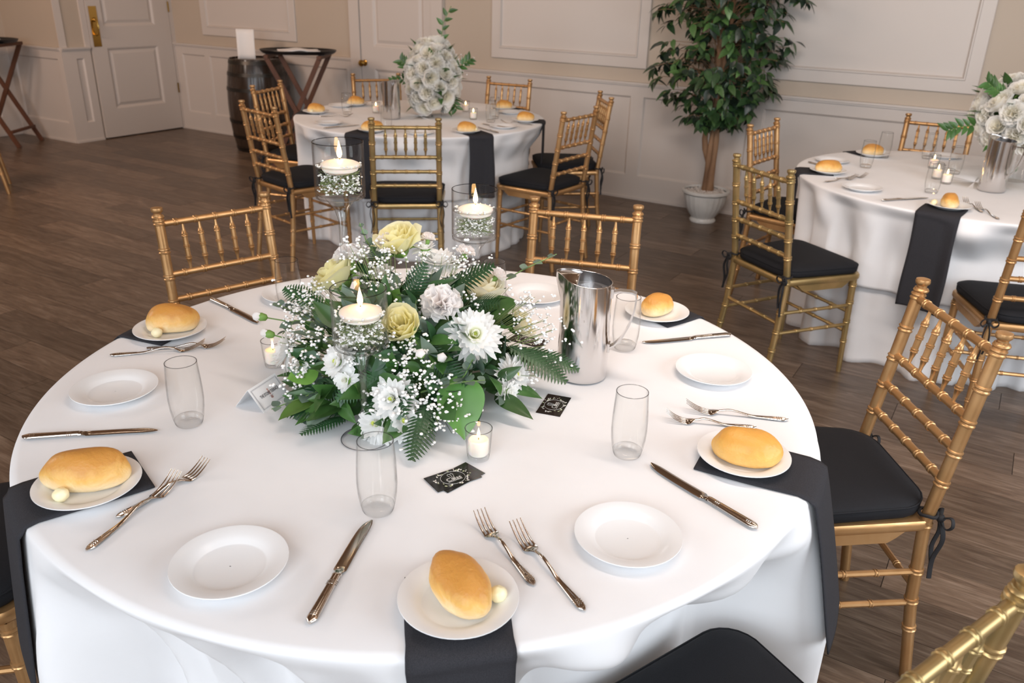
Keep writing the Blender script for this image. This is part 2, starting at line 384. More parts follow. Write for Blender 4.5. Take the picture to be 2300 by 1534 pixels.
# pillar face beside the white door
wainscot(on_door, YL - .02, 5.075, [(4.92, 5.0)], wn)
wbox(on_door, YL - .02, YL + .05, .888, ZC, 0, .012, 'corner_board', M_trim, wn)
wbox(on_door, 5.035, 5.09, .888, ZC, 0, .02, 'casing', M_trim, wn)
def door_leaf(fn, u0, u1, panels, z1, parent, d0=.004, d1=.03):
    us = [(u0, panels[0][0]), (panels[0][1], u1)]
    for a, b in us: wbox(fn, a, b, .012, z1, d0, d1, 'stile', M_trim, parent)
    zs = [.012] + [z for p in panels for z in p[2:]] + [z1]
    for k in range(0, len(zs), 2): wbox(fn, panels[0][0], panels[0][1], zs[k], zs[k + 1], d0, d1, 'rail', M_trim, parent)
    for a, b, za, zb in panels:
        rectprof(fn, a, b, za, zb, [(0, d1), (.010, d1 - .004), (.022, d1 - .016), (.030, d1 - .018), (.055, d1 - .008), (.06, d1 - .007)], 'panel', M_trim, parent)
d1 = struct(empty('door_1', (0, 0, 0)))
door_leaf(on_door, 5.095, 6.012, [(5.25, 5.835, .285, .868), (5.25, 5.835, 1.065, 1.95)], 2.1, d1)
wbox(on_door, 5.09, 6.02, 0, .012, 0, .01, 'threshold_gap', M_dark, d1)
wbox(on_door, 6.018, 6.06, 0, 2.15, 0, .035, 'casing', M_trim, d1)
wbox(on_door, 5.07, 6.06, 2.1, 2.2, 0, .035, 'header_casing', M_trim, d1)
wbox(on_door, 5.118, 5.200, .883, 1.252, .030, .034, 'brass_plate', M_brass, d1)
hb = MB(); hb.tube([(XD + .036, 5.16, 1.13), (XD + .07, 5.16, 1.12), (XD + .085, 5.16, 1.06), (XD + .07, 5.16, 1.0), (XD + .036, 5.16, .99)], .009, 8)
hb.lathe([(.02, 0), (.02, .01), (.012, .02)], 12, T=Matrix.Translation((XD + .032, 5.16, 1.13)) @ Matrix.Rotation(pi / 2, 4, 'Y'))
hb.build('handle', M_brass, d1)
for z in (.43, 1.24): MB().tube([(XD + .036, 6.014, z - .05), (XD + .036, 6.014, z + .05)], .008, 8).build('hinge', M_brass, d1)
d2 = struct(empty('door_2', (0, 0, 0)))
door_leaf(on_back, -5.310, -4.522, [(-5.165, -4.60, .19, .812), (-5.165, -4.60, 1.0, 1.95)], 2.1, d2)
for a, b in ((-5.434, -5.318), (-4.516, -4.400)):
    wbox(on_back, a, b, 0, 2.12, 0, .040, 'casing', M_trim, d2)
wbox(on_back, -5.434, -4.400, 2.12, 2.24, 0, .042, 'header_casing', M_trim, d2)
kb = MB(); kb.lathe([(.028, 0), (.028, .005), (.012, .01), (.010, .03), (.026, .042), (.030, .055), (.022, .068), (.001, .072)], 20, T=Matrix.Translation((-5.272, YB - .03, .855)) @ Matrix.Rotation(pi / 2, 4, 'X'))
kb.build('door_knob', M_brass, d2)

# ------------------------------------------------------------------ gold bamboo-style chair
def bamboo(mb, path, r0, r1, rings, n=12, k=1.0):
    """tube along a polyline with double beads at the given lengths (0..1)"""
    path = [Vector(p) for p in path]; L = [0]
    for a, b in zip(path, path[1:]): L.append(L[-1] + (b - a).length)
    tot = L[-1]
    def at(s):
        s = max(0, min(tot, s))
        for i in range(len(path) - 1):
            if s <= L[i + 1] + 1e-9: return path[i].lerp(path[i + 1], (s - L[i]) / (L[i + 1] - L[i]))
        return path[-1]
    st = [(0, 0)] + [(l, 0) for l in L[1:-1]] + [(tot, 0)]
    for g in rings:
        for d, e in ((-.0070, 0), (-.0055, .0022), (-.0030, .0024), (-.0008, .0004), (.0008, .0004), (.0030, .0024), (.0055, .0022), (.0070, 0)):
            st.append((g * tot + d * k, e * k))
    st = sorted(x for x in st if -1e-6 <= x[0] <= tot + 1e-6)
    pts = []; rad = []; last = -1
    for s_, e in st:
        if s_ - last < 1e-5: continue
        last = s_; pts.append(at(s_)); rad.append(r0 + (r1 - r0) * s_ / tot + e)
    mb.tube(pts, rad, n); return mb
def curvy(pts, n=5):
    P_ = [Vector(p) for p in pts]; out = []
    for i in range(len(P_) - 1):
        a, b, c, d = P_[max(0, i - 1)], P_[i], P_[i + 1], P_[min(len(P_) - 1, i + 2)]
        for j in range(n):
            t = j / n; out.append(.5 * ((2 * b) + (c - a) * t + (2 * a - 5 * b + 4 * c - d) * t * t + (3 * b - a - 3 * c + d) * t ** 3))
    return out + [P_[-1]]
def back_y(z): return -.185 - (z - .45) * .145
def make_chair(name='gold_bamboo_chair', G=None):
    G = G or M_gold
    c = empty(name)
    for s in (-1, 1):
        m = MB()
        bamboo(m, [(s * .183, -.232, 0), (s * .174, -.200, .24), (s * .171, -.186, .45), (s * .168, back_y(.895), .895)], .0135, .0150, [.17, .26, .355, .50, .62, .705, .79, .88, .975], 12, 1.25)
        yt = back_y(.9); m.lathe([(.0135, -.004), (.017, 0), (.0185, .004), (.0165, .008), (.0115, .011), (.0115, .016), (.0165, .021), (.0175, .026), (.0165, .0315), (.012, .033)], 14, T=Matrix.Translation((s * .168, yt, .885)))
        m.build('back_post', G, c)
    for s in (-1, 1):
        m = MB(); bamboo(m, [(s * .196, .172, 0), (s * .190, .160, .438)], .0105, .0155, [.34, .55, .75, .93], 12, 1.2); m.build('leg', G, c)
    for z in (.868, .715, .638, .562):
        y = back_y(z); m = MB(); bamboo(m, [(-.160, y, z), (.160, y, z)], .0098, .0098, [.12, .31, .5, .69, .88], 10, .95); m.build('back_rail', G, c)
    for i in range(5):
        x = -.101 + .0505 * i; a, b = Vector((x, back_y(.715), .722)), Vector((x, back_y(.868), .860)); pts = []; rad = []
        base = [(0, .0036), (.10, .0052), (.22, .0080)]
        prof = [(0, .0036), (.12, .0050), (.215, .0078), (.225, .0098), (.24, .0098), (.25, .0080), (.265, .0098), (.28, .0098), (.29, .0078),
                (.465, .0080), (.475, .0100), (.49, .0100), (.5, .0082), (.51, .0100), (.525, .0100), (.535, .0080), (.71, .0078), (.72, .0098), (.735, .0098), (.75, .0080), (.76, .0098), (.775, .0098), (.785, .0078), (.88, .0050), (1, .0036)]
        m = MB(); m.tube([a.lerp(b, t) for t, r in prof], [r for t, r in prof], 8); m.build('spindle', G, c)
    # stretchers
    def bk(z): 
        return -.200 - (.24 - z) * .133 if z < .24 else -.200 + (z - .24) * .067
    for s in (-1, 1):
        for z in (.315, .225):
            m = MB(); bamboo(m, [(s * .192, .160, z), (s * .174, bk(z), z)], .0078, .0078, [.28, .5, .72], 8, .8); m.build('stretcher', G, c)
    for y, z in ((.163, .285), (.165, .195), (bk(.27), .27)):
        m = MB(); bamboo(m, [(-.182, y, z), (.182, y, z)], .0078, .0078, [.25, .5, .75], 8, .8); m.build('stretcher', G, c)
    # seat frame
    def outline(ins, n=7, rr=None):
        f = .045 if rr is None else .065; q = rr or .02
        cs = [(.214 - ins, .192 - ins, f), (-.214 + ins, .192 - ins, f), (-.186 + ins, -.200 + ins, q), (.186 - ins, -.200 + ins, q)]
        out = []
        for k, (x, y, r) in enumerate(cs):
            r = max(.006, r - ins * .4); a0 = k * pi / 2; cx = x - (r if x > 0 else -r); cy = y - (r if y > 0 else -r)
            for i in range(n): a = a0 + i * (pi / 2) / (n - 1); out.append((cx + r * cos(a), cy + r * sin(a)))
        return out
    def stack(mb, levels, mi=0, capb=True, capt=True, rr=None):
        vs = []; fs = []; n = len(outline(0))
        for ins, z in levels: vs += [(x, y, z) for x, y in outline(ins, rr=rr)]
        for i in range(len(levels) - 1):
            for k in range(n): k2 = (k + 1) % n; fs.append((i * n + k, i * n + k2, (i + 1) * n + k2, (i + 1) * n + k))
        if capb: fs.append(tuple(reversed(range(n))))
        if capt: fs.append(tuple((len(levels) - 1) * n + k for k in range(n)))
        mb.add(vs, fs, mi)
    m = MB(); stack(m, [(.02, .432), (.004, .435), (0, .441), (0, .455), (.004, .461), (.02, .463)])
    # shaped aprons under the frame
    def apron(p0, p1, nrm):
        p0 = Vector(p0); p1 = Vector(p1); t = .016; N = 18
        def fn(u, w):
            s_ = u; dz = .030 * sm((s_ - .10) / .12) * sm((.90 - s_) / .12)
            q = p0.lerp(p1, s_); k = [(0, 0), (t, 0), (t, 1), (0, 1)][int(round(w * 4)) % 4]
            return (q.x + nrm[0] * -k[0], q.y + nrm[1] * -k[0], .436 - (dz if k[1] else 0))
        m.grid(fn, N, 4, closed=True)
    apron((-.20, .186), (.20, .186), (0, 1)) if False else None
    apron((.208, .165, 0), (.182, -.175, 0), (1, 0)); apron((-.208, .165, 0), (-.182, -.175, 0), (-1, 0)); apron((-.18, .186, 0), (.18, .186, 0), (0, 1))
    m.build('seat_frame', G, c)
    m = MB(); stack(m, [(.016, .464), (.008, .466), (.004, .472), (.003, .487), (.006, .496), (.014, .503), (.035, .509), (.07, .512), (.12, .513)], rr=.085)
    pip = [(x, y, .4945) for x, y in outline(.004, rr=.085)]; m.tube(pip + pip[:1], .0026, 6, caps=False)
    cu = m.build('cushion', M_cushion, c, angle=60)
    for s in (-1, 1):
        t = MB(); px, py = s * .171, -.188
        t.tube([(px + .019 * cos(a), py + .019 * sin(a), .476 + .002 * sin(3 * a)) for a in [2 * pi * i / 14 for i in range(15)]], .0042, 6, caps=False)
        kx, ky = px + s * .012, py - .024
        t.ico((kx, ky, .470), .011)
        for q in (-1, 1):
            t.tube(curvy([(kx + q * .002, ky, .470), (kx + q * .020, ky - .012, .482), (kx + q * .030, ky - .012, .466), (kx + q * .018, ky - .006, .452), (kx, ky, .468)]), .0045, 6, flat=.45)
        t.tube(curvy([(kx, ky, .468), (kx + s * .012, ky - .010, .42), (kx + s * .004, ky - .004, .36), (kx + s * .010, ky - .004, .31)]), .0062, 6, flat=.35)
        t.tube(curvy([(kx, ky, .468), (kx - s * .008, ky - .010, .43), (kx - s * .012, ky - .005, .385), (kx - s * .002, ky - .008, .345)]), .0062, 6, flat=.35)
        t.build('cushion_tie', M_tie, cu)
    remember(c); return c
chair0 = make_chair(); chair1 = make_chair(G=M_gold2)
CH = []
def chair(x, y, face, label, group, proto=None):
    """x, y: midpoint of the two finials; face: direction the sitter looks, degrees"""
    a = radians(face); ox, oy = x + .25 * cos(a), y + .25 * sin(a)
    o = inst(proto or chair0, (ox, oy, 0), a - pi / 2, label, 'chair', group); CH.append((ox, oy, a)); return o
g1, g2, g3 = 'gold chairs around the nearest table', 'gold chairs around the barrel-side table', 'gold chairs around the table beside the potted tree'
chair(-.039, 2.010, -145.9, 'gold bamboo-style chair with bowed black cushion tie, close to the orange roll plate', g1)
chair(-2.0865, 1.6535, -17.5, 'gold bamboo-style chair whose back rises behind the roll plate and crossed forks', g1)
chair(-1.152, 2.3485, -72, 'gold bamboo-style chair whose back rises directly behind the steel pitcher', g1)
chair(.058, .862, 157, 'gold chair with olive-tinged worn back rail, black seat tucked under the cloth by the camera', g1, chair1)
a = radians(-134); chair(T1[0] + 1.25 * cos(a), T1[1] + 1.25 * sin(a), 46, 'gold chair cut off by the picture edge, black seat beside the corner napkin', g1)
chair(-2.6795, 3.346, 128, 'antique gold chair seen square from behind at the barrel-side table', g2, chair1)
chair(-3.60, 3.225, 78, 'gold chair in front of the barrel, the lower and nearer of two chairs there', g2)
chair(-4.30, 3.945, 16, 'gold chair in front of the barrel, the one partly hidden behind a nearer chair', g2)
chair(-2.155, 4.252, 174.5, 'gold chair with black seat turned sideways, standing at the end of the hanging black napkins', g2)
chair(-2.35, 4.98, -142, 'gold chair mostly hidden behind the sideways chair near the wainscot', g2)
chair(-3.315, 5.3635, -84, 'gold chair against the wainscot behind the table, facing the camera with its back rail high', g2)
chair(-4.19, 4.905, -40, 'gold chair before the panelled door, half hidden by the white flowers', g2)
chair(-.878, 3.3835, 55, 'gold chair seen from behind with olive sheen and hanging ties, at the tree-side table', g3, chair1)
chair(-1.195, 4.505, -8, 'gold chair between the planter and the tree-side table', g3)
chair(-.44, 5.398, -88, 'gold chair against the wainscot beyond the tree-side table', g3)
a = radians(-71); chair(T3[0] + 1.17 * cos(a), T3[1] + 1.17 * sin(a), 109, 'gold chair cut off by the picture edge, black seat under the tree-side table cloth', g3)
chair(-6.58, 3.374, 240, 'gold chair of which only thin legs show at the picture edge on the open floor', 'lone chairs')
for o in list(COL.objects):
    if o.get('group') == 'lone chairs': del o['group']

# ------------------------------------------------------------------ tables and cloths
class Cloth:
    def __init__(s, c, seed, indents, amp=1.0, bulges=()):
        s.bul = [(radians(a), radians(h), m) for a, h, m in bulges]; rnd = random.Random(seed); s.c = c; s.ind = indents; s.amp = amp
        s.w = [(k, rnd.uniform(0, 2 * pi), rnd.uniform(.5, 1)) for k in (7, 11, 14, 17, 21)]
    def fold(s, th):
        x = sum(a * sin(k * th + p) for k, p, a in s.w) / 2.0
        return max(-1.2, min(1.3, x))
    def fold2(s, th): return sin(19 * th + 1.1) * .6 + sin(23 * th + 4.0) * .5 + sin(14 * th) * .4
    def r(s, th, z, R=RT, off=0., free=False):
        d = max(0., TZ - z)
        if d < .0001: return R + .006 + off
        r = R + .012 + off + .014 * min(1, d / .5) + s.amp * ((s.fold(th) - .8) * (.016 * sm(d / .06) + .036 * sm(d / .28) + .026 * sm((d - .36) / .35)) + s.fold2(th) * .009 * sm(d / .20) + .004 * sin(th * 37 + z * 9) * sm(d / .3))
        r = max(r, R + .004 + off - .13 * sm(d / .12))
        for az, hw, m in s.bul:
            if m < 0:
                e = abs((th - az - .45 * d + pi) % (2 * pi) - pi); r += m * sm((hw + .085 - e) / .085) * sm((d - .01) / .15)
                continue
            e = abs((th - az + pi) % (2 * pi) - pi); b = sm((hw + .12 - e) / .12)
            if b > 0: r = r + (max(r, R + .012 + off + m * min(1, d / .30) ** .9) - r) * b
        for az, hw, rin in (() if free else s.ind):
            e = abs((th - az + pi) % (2 * pi) - pi)
            b = sm((hw + .14 - e) / .13) * sm((.70 - z) / .15)
            t = rin + off * .5
            if t < r: r = r + (t - r) * b
        return r
    def sheet(s, name, z_hem, off, n=400, m=40, full=True, hemvar=0.):
        cx, cy = s.c; mb = MB(); ns = 8
        def fn(u, w):
            th = 2 * pi * w; i = u * (m + ns)
            if i <= ns and full:
                q = i / ns
                r = (RT + .002) * (q ** .7); z = TZ + off * .5 + .0006 * sin(3 * th + 5 * q) * (q < .95)
                return (cx + r * cos(th), cy + r * sin(th), z)
            if i <= ns: q = i / ns; r = RT - .02 + .012 * q; return (cx + r * cos(th), cy + r * sin(th), TZ - .006)
            q = (i - ns) / m; zh = z_hem + hemvar * (sin(2 * th + 1) + .5 * sin(5 * th))
            D = TZ - zh; dd = D * (q ** 1.35)
            z = TZ + off * .5 - dd
            r = s.r(th, TZ - dd, off=off)
            if dd < .014: r = min(r, RT + .002 + (sqrt(max(0, .014 ** 2 - (.014 - dd) ** 2))) + off)
            return (cx + r * cos(th), cy + r * sin(th), z)
        mb.grid(fn, m + ns, n, closed=True)
        o = mb.build(name, M_cloth, angle=180); return o
ind1, ind2, ind3 = [], [], []
for (T, ind, i0, i1) in ((T1, ind1, 0, 5), (T2, ind2, 5, 12), (T3, ind3, 12, 16)):
    for ox, oy, a in CH[i0:i1]:
        fx, fy = ox + .20 * cos(a), oy + .20 * sin(a); dx, dy = fx - T[0], fy - T[1]
        # nearest part of the seat front, corners included
        rr = min(hypot(fx - sin(a) * q - T[0], fy + cos(a) * q - T[1]) for q in (-.19, 0, .19))
        az = atan2(oy - T[1], ox - T[0]); ind.append((az, .29, rr - .035))
C1, C2, C3 = Cloth(T1, 3, ind1, 1.35, [(5.2, 7, .075), (-120, 14, .032), (-100, 2.5, -.060), (-88, 2.5, -.070), (-75, 3.0, -.080), (-64, 1.5, -.05), (-41, 1.5, -.04)]), Cloth(T2, 11, ind2, 1.2), Cloth(T3, 23, ind3, 1.35)
gc, gu = 'white top cloths', 'white floor-length under cloths'
for Cc, lab, z0 in ((C1, 'the nearest round table', .30), (C2, 'the round barrel-side table', .37), (C3, 'the round table beside the potted tree', .37)):
    o = Cc.sheet('tablecloth', z0, .004, hemvar=.012); solid(o, .0016); tag(o, 'white top cloth draped in soft folds over ' + lab, 'tablecloth', gc)
    o = Cc.sheet('floor_cloth', .004, -.026, full=False, n=260, m=30); solid(o, .0012); tag(o, 'floor-length white under cloth showing below the hem at ' + lab, 'tablecloth', gu)
def napkin(Cc, az, w, hang, label, u0=.64, skew=0., grp='black napkins under the roll plates'):
    az = radians(az); mb = MB(); cx, cy = Cc.c; N = 64; K = 12
    flat = RT - u0
    def fn(u, v):
        s_ = u * (flat + hang); lat = (v - .5) * w * (1 + .03 * sin(9 * u + v)) + skew * u
        if s_ < flat:
            rr = u0 + s_; x = rr; y = lat; z = TZ + .0060
            k = hypot(x, y)
            if k > RT: 
                z -= 0
            return (cx + x * cos(az) - y * sin(az), cy + x * sin(az) + y * cos(az), z)
        d = s_ - flat; th = az + lat / RT
        r = max(Cc.r(th, TZ - d, off=.015, free=True), RT + .019) if d > .0 else RT
        if d < .012: r = min(r, RT + .008 + .014 * sqrt(max(0, 1 - ((.012 - d) / .012) ** 2)))
        return (cx + r * cos(th), cy + r * sin(th), TZ + .0060 - d + .004 * sin(2 * pi * v) * (u > .95))
    mb.grid(fn, N, K); o = mb.build('napkin', M_napkin, angle=180); solid(o, .0030)
    return tag(o, label, 'napkin', grp)
napkin(C1, -50.5, .142, .34, 'black napkin hanging over the table edge below the roll plate nearest the camera')
napkin(C1, -110.5, .138, .33, 'black napkin hanging at the corner below the darker-crusted roll and butter ball', u0=.600)
napkin(C1, -168.5, .145, .25, 'folded black napkin corner peeking from under the pale-sided roll plate by crossed forks', u0=.66)
napkin(C1, 68.8, .145, .25, 'folded black napkin under the roll plate behind the steel pitcher', u0=.66)
napkin(C1, 5.2, .145, .30, 'black napkin hanging beside the chair with bowed ties, under the orange roll plate', u0=.595)
for az, l in ((-150, 'under the roll closest to the tray stand'), (170, 'under the roll beside the flower pitcher at the far side'), (-79, 'hanging behind the square-on chair back'), (-27, 'hanging in the open beside the square-on chair'), (70, 'under the roll before the wall-side chair'), (24, 'hanging nearest the sideways chair')):
    napkin(C2, az, .15, .36, 'black napkin %s, barrel-side table' % l)
for az, l in ((-160, 'falling beside the nearer gold chair'), (142, 'under the roll seen through a glass'), (-95, 'hanging long in the open, under a roll with butter ball')):
    napkin(C3, az, .16, .40, 'black napkin %s, tree-side table' % l)

# ------------------------------------------------------------------ table ware prototypes
def make_plate():
    p = [(.001, .0045), (.050, .0045), (.0525, .0055), (.058, .0095), (.066, .0125), (.0825, .0165), (.0840, .0165), (.0842, .0150), (.0820, .0135), (.066, .0090), (.056, .0035), (.052, .0005), (.044, 0), (.001, .001)]
    return MB().lathe(p, 56, capb=False, capt=False).build('plate', M_porc)
plate0 = make_plate()
def M_bread_(name, side, top, dark):
    m = mat(name, top, .45, spec=.4); tc = nd(m, 'ShaderNodeTexCoord'); sp = nd(m, 'ShaderNodeSeparateXYZ'); lk(m, tc.outputs['Generated'], sp.inputs[0])
    n1 = noisy(m, tc.outputs['Object'], 28, 4, .6, .6); n2 = noisy(m, tc.outputs['Object'], 130, 3)
    a = nd(m, 'ShaderNodeMath', operation='MULTIPLY_ADD'); lk(m, n1, a.inputs[0]); a.inputs[1].default_value = .55; lk(m, sp.outputs[2], a.inputs[2])
    lk(m, ramp(m, a.outputs[0], [(.42, side), (.78, top), (1.0, dark)]), P(m).inputs['Base Color'])
    ad = nd(m, 'ShaderNodeMath', operation='MULTIPLY_ADD'); lk(m, n1, ad.inputs[0]); ad.inputs[1].default_value = 1.6; lk(m, n2, ad.inputs[2])
    bump(m, ad.outputs[0], .5, .003); P(m).inputs['Subsurface Weight'].default_value = .12; P(m).inputs['Subsurface Scale'].default_value = .01; return m
M_bread = M_bread_('golden_roll_crust', (.90, .73, .46), (.78, .46, .13), (.60, .28, .06))
M_bread2 = M_bread_('orange_roll_crust', (.80, .50, .17), (.76, .42, .10), (.68, .34, .07))
def make_roll(name, L, Wd, H, seed, mm, bend=.0):
    rnd = random.Random(seed); o3 = Vector((rnd.random() * 9, 3, 1))
    def fn(u, v):
        la = -pi / 2 + pi * u; lo = 2 * pi * v
        x, y, z = sin(la), cos(la) * cos(lo), cos(la) * sin(lo)
        x = math.copysign(abs(x) ** .88, x)
        n = noise.noise(Vector((x * 1.3, y * 1.3, z * 1.3)) + o3) * .09
        z2 = z if z > -.45 else -.45 + (z + .45) * .25
        k = 1 + n
        # soft crease running along one shoulder
        k -= .05 * exp(-((z - .15 - .25 * x) / .10) ** 2) * (1 if y > 0 else .3) * (abs(x) < .8)
        return (x * L / 2 * k, (y * Wd / 2 + bend * x * x * .02) * k, (z2 + .56) * H / 1.56 * k)
    return MB().grid(fn, 22, 26, closed=True).build(name, mm, angle=180)
rolls = [make_roll('bread_roll', .126, .074, .058, 1, M_bread), make_roll('bread_roll', .112, .070, .056, 5, M_bread), make_roll('bread_roll', .110, .072, .052, 9, M_bread2)]
M_butter = noise_mat('butter', [(.3, (.88, .79, .48)), (.7, (.92, .85, .60))], 60, .4, bstr=.4, bscale=90, bdist=.001)
def make_butter():
    def fn(u, v):
        la = -pi / 2 + pi * u; lo = 2 * pi * v; p = Vector((cos(la) * cos(lo), cos(la) * sin(lo), sin(la))); k = .0125 * (1 + .12 * noise.noise(p * 2)); return (p.x * k, p.y * k, p.z * k * .95 + .0122)
    return MB().grid(fn, 12, 16, closed=True).build('butter_ball', M_butter, angle=180)
butter0 = make_butter()
def blade_strip(mb, sec, n=12, lobes=0, lz=0.):
    """sec: list of (y, z, half width, half thickness, x offset)"""
    def fn(u, v):
        i = u * (len(sec) - 1); i = int(round(i)); y, z, w, t, x0 = sec[i][:5]; a = 2 * pi * v
        zz = t * sin(a) + (lz * abs(cos(lobes * cos(a) * pi / 2)) * (sin(a) > 0) * (sec[i][5] if len(sec[i]) > 5 else 0))
        return (x0 + w * cos(a), y, z + zz)
    mb.grid(fn, len(sec) - 1, n, closed=True)
    k = len(mb.v); b = k - n * len(sec)
    mb.f.append(tuple(b + i for i in range(n))); mb.m.append(0); mb.f.append(tuple(k - n + i for i in reversed(range(n)))); mb.m.append(0)
def make_fork(L):
    s = L / .20; root = empty('fork'); h = MB(); sec = []
    for t in [i / 24 for i in range(25)]:
        y = .135 * t * s; w = (.0072 - .0042 * sm(t / .75)) * (min(1, t * 14) ** .5 if t < .07 else 1); z = .0022 + .009 * sm((t - .45) / .4) - .004 * sm((t - .86) / .14)
        sec.append((y, z, max(w, .0012), .0013 + .0008 * t, 0, 1 - sm(t / .8)))
    blade_strip(h, sec, 20, 3, .0014); 
    for yy in (.014, .018, .022): h.tube([(-.0068, yy * s, .0035), (0, yy * s, .0052), (.0068, yy * s, .0035)], .0006, 5)
    h.build('handle', M_steel, root, angle=50)
    hd = MB(); sec = []
    for t in [i / 10 for i in range(11)]:
        y = (.133 + .022 * t) * s; w = .0032 + .0092 * sm(t / .7); z = .0075 - .0055 * sm(t * 1.2); sec.append((y, z, w, .0010, 0))
    blade_strip(hd, sec, 16)
    for k in range(4):
        x = (-1.5 + k) * .0066; sec = []
        for t in [i / 8 for i in range(9)]:
            y = (.153 + .047 * t) * s; z = .0022 + .020 * t ** 1.7; sec.append((y, z, .0021 - .0012 * t, .0009, x))
        blade_strip(hd, sec, 8)
    hd.build('head', M_steel, root, angle=50); remember(root); return root
def make_knife():
    root = empty('table_knife'); h = MB(); sec = []
    for t in [i / 20 for i in range(21)]:
        y = .098 * t; w = (.0085 - .0022 * t) * (min(1, t * 12 + .25)); sec.append((y, .0045, w, .0030, 0, min(1, t * 8)))
    blade_strip(h, sec, 24, 3, .0012)
    for yy in (.014, .0175, .021, .078, .0815, .085): h.tube([(-.0080, yy, .0045), (-.004, yy, .0077), (0, yy, .0088), (.004, yy, .0077), (.0080, yy, .0045)], .0006, 5)
    h.build('handle', M_steel, root, angle=50)
    b = MB(); sec = [(.097, .0045, .0070, .0034, 0), (.101, .0045, .0074, .0036, 0), (.104, .0043, .0060, .0026, 0), (.108, .0040, .0074, .0020, 0)]
    for t in [i / 14 for i in range(15)]:
        y = .112 + .126 * t; w = .0098 * (1 - .10 * t) * (1 if t < .72 else max(.06, sqrt(max(0, 1 - ((t - .72) / .285) ** 2)))); sec.append((y, .0036, w, .0008, .0020 * sm((t - .4) / .6) + .0075 * (1 - min(1, w / .0090)) * .6))
    blade_strip(b, sec, 12); b.build('blade', M_steel, root, angle=30); remember(root); return root
fork_big, fork_small, knife0 = make_fork(.205), make_fork(.178), make_knife()
def make_tumbler():
    r = empty('water_glass'); w = MB()
    out = [(.0225, .001), (.0255, .004), (.0285, .016), (.0315, .035), (.0328, .055), (.0325, .075), (.0315, .095), (.0302, .115), (.0292, .131)]
    inn = [(.0280, .131), (.0290, .115), (.0303, .095), (.0313, .075), (.0316, .055), (.0302, .036), (.0268, .018)]
    w.lathe(out, 40, capb=False, capt=False); w.lathe(inn, 40, capb=False, capt=False); w.build('bowl', M_glass, r, angle=180)
    MB().tube([(.0286 * cos(a), .0286 * sin(a), .131) for a in [2 * pi * i / 40 for i in range(41)]], .0008, 6, caps=False).build('rim', M_rim, r)
    MB().lathe([(.018, .0006), (.0240, .0010), (.0262, .006), (.0272, .012), (.0240, .0145), (.012, .0130), (.001, .0125)], 40).build('base', M_thick, r, angle=60)
    remember(r); return r
glass0 = make_tumbler()
def flame_mesh(h):
    pr = [(.0006, 0), (.0032, .08), (.0046, .22), (.0044, .38), (.0030, .60), (.0015, .80), (.0002, 1.0)]
    return [(r * h / .030, z * h) for r, z in pr]
def make_votive(name='votive_candle'):
    r = empty(name); g = MB()
    g.lathe([(.0195, .004), (.0215, .012), (.0235, .035), (.0252, .062)], 32, capb=False, capt=False); g.lathe([(.0240, .062), (.0222, .035), (.0205, .014)], 32, capb=False, capt=False)
    cup = g.build('glass_cup', M_glass, r, angle=180)
    MB().lathe([(.016, .0006), (.0200, .0012), (.0205, .005), (.0190, .0085), (.002, .0075)], 32).build('cup_base', M_thick, cup, angle=60)
    MB().tube([(.0246 * cos(a), .0246 * sin(a), .062) for a in [2 * pi * i / 32 for i in range(33)]], .0008, 6, caps=False).build('cup_rim', M_rim, cup)
    w = MB().lathe([(.0165, .0095), (.0185, .012), (.0190, .038), (.0165, .0400), (.010, .0385), (.001, .0380)], 28).build('wax', M_wax, r)
    MB().tube([(0, 0, .038), (0, 0, .045)], .0008, 5).build('wick', M_wick, w)
    MB().lathe(flame_mesh(.020), 12, T=Matrix.Translation((0, 0, .0425))).build('flame', M_flame, r)
    remember(r); return r
votive0 = make_votive()
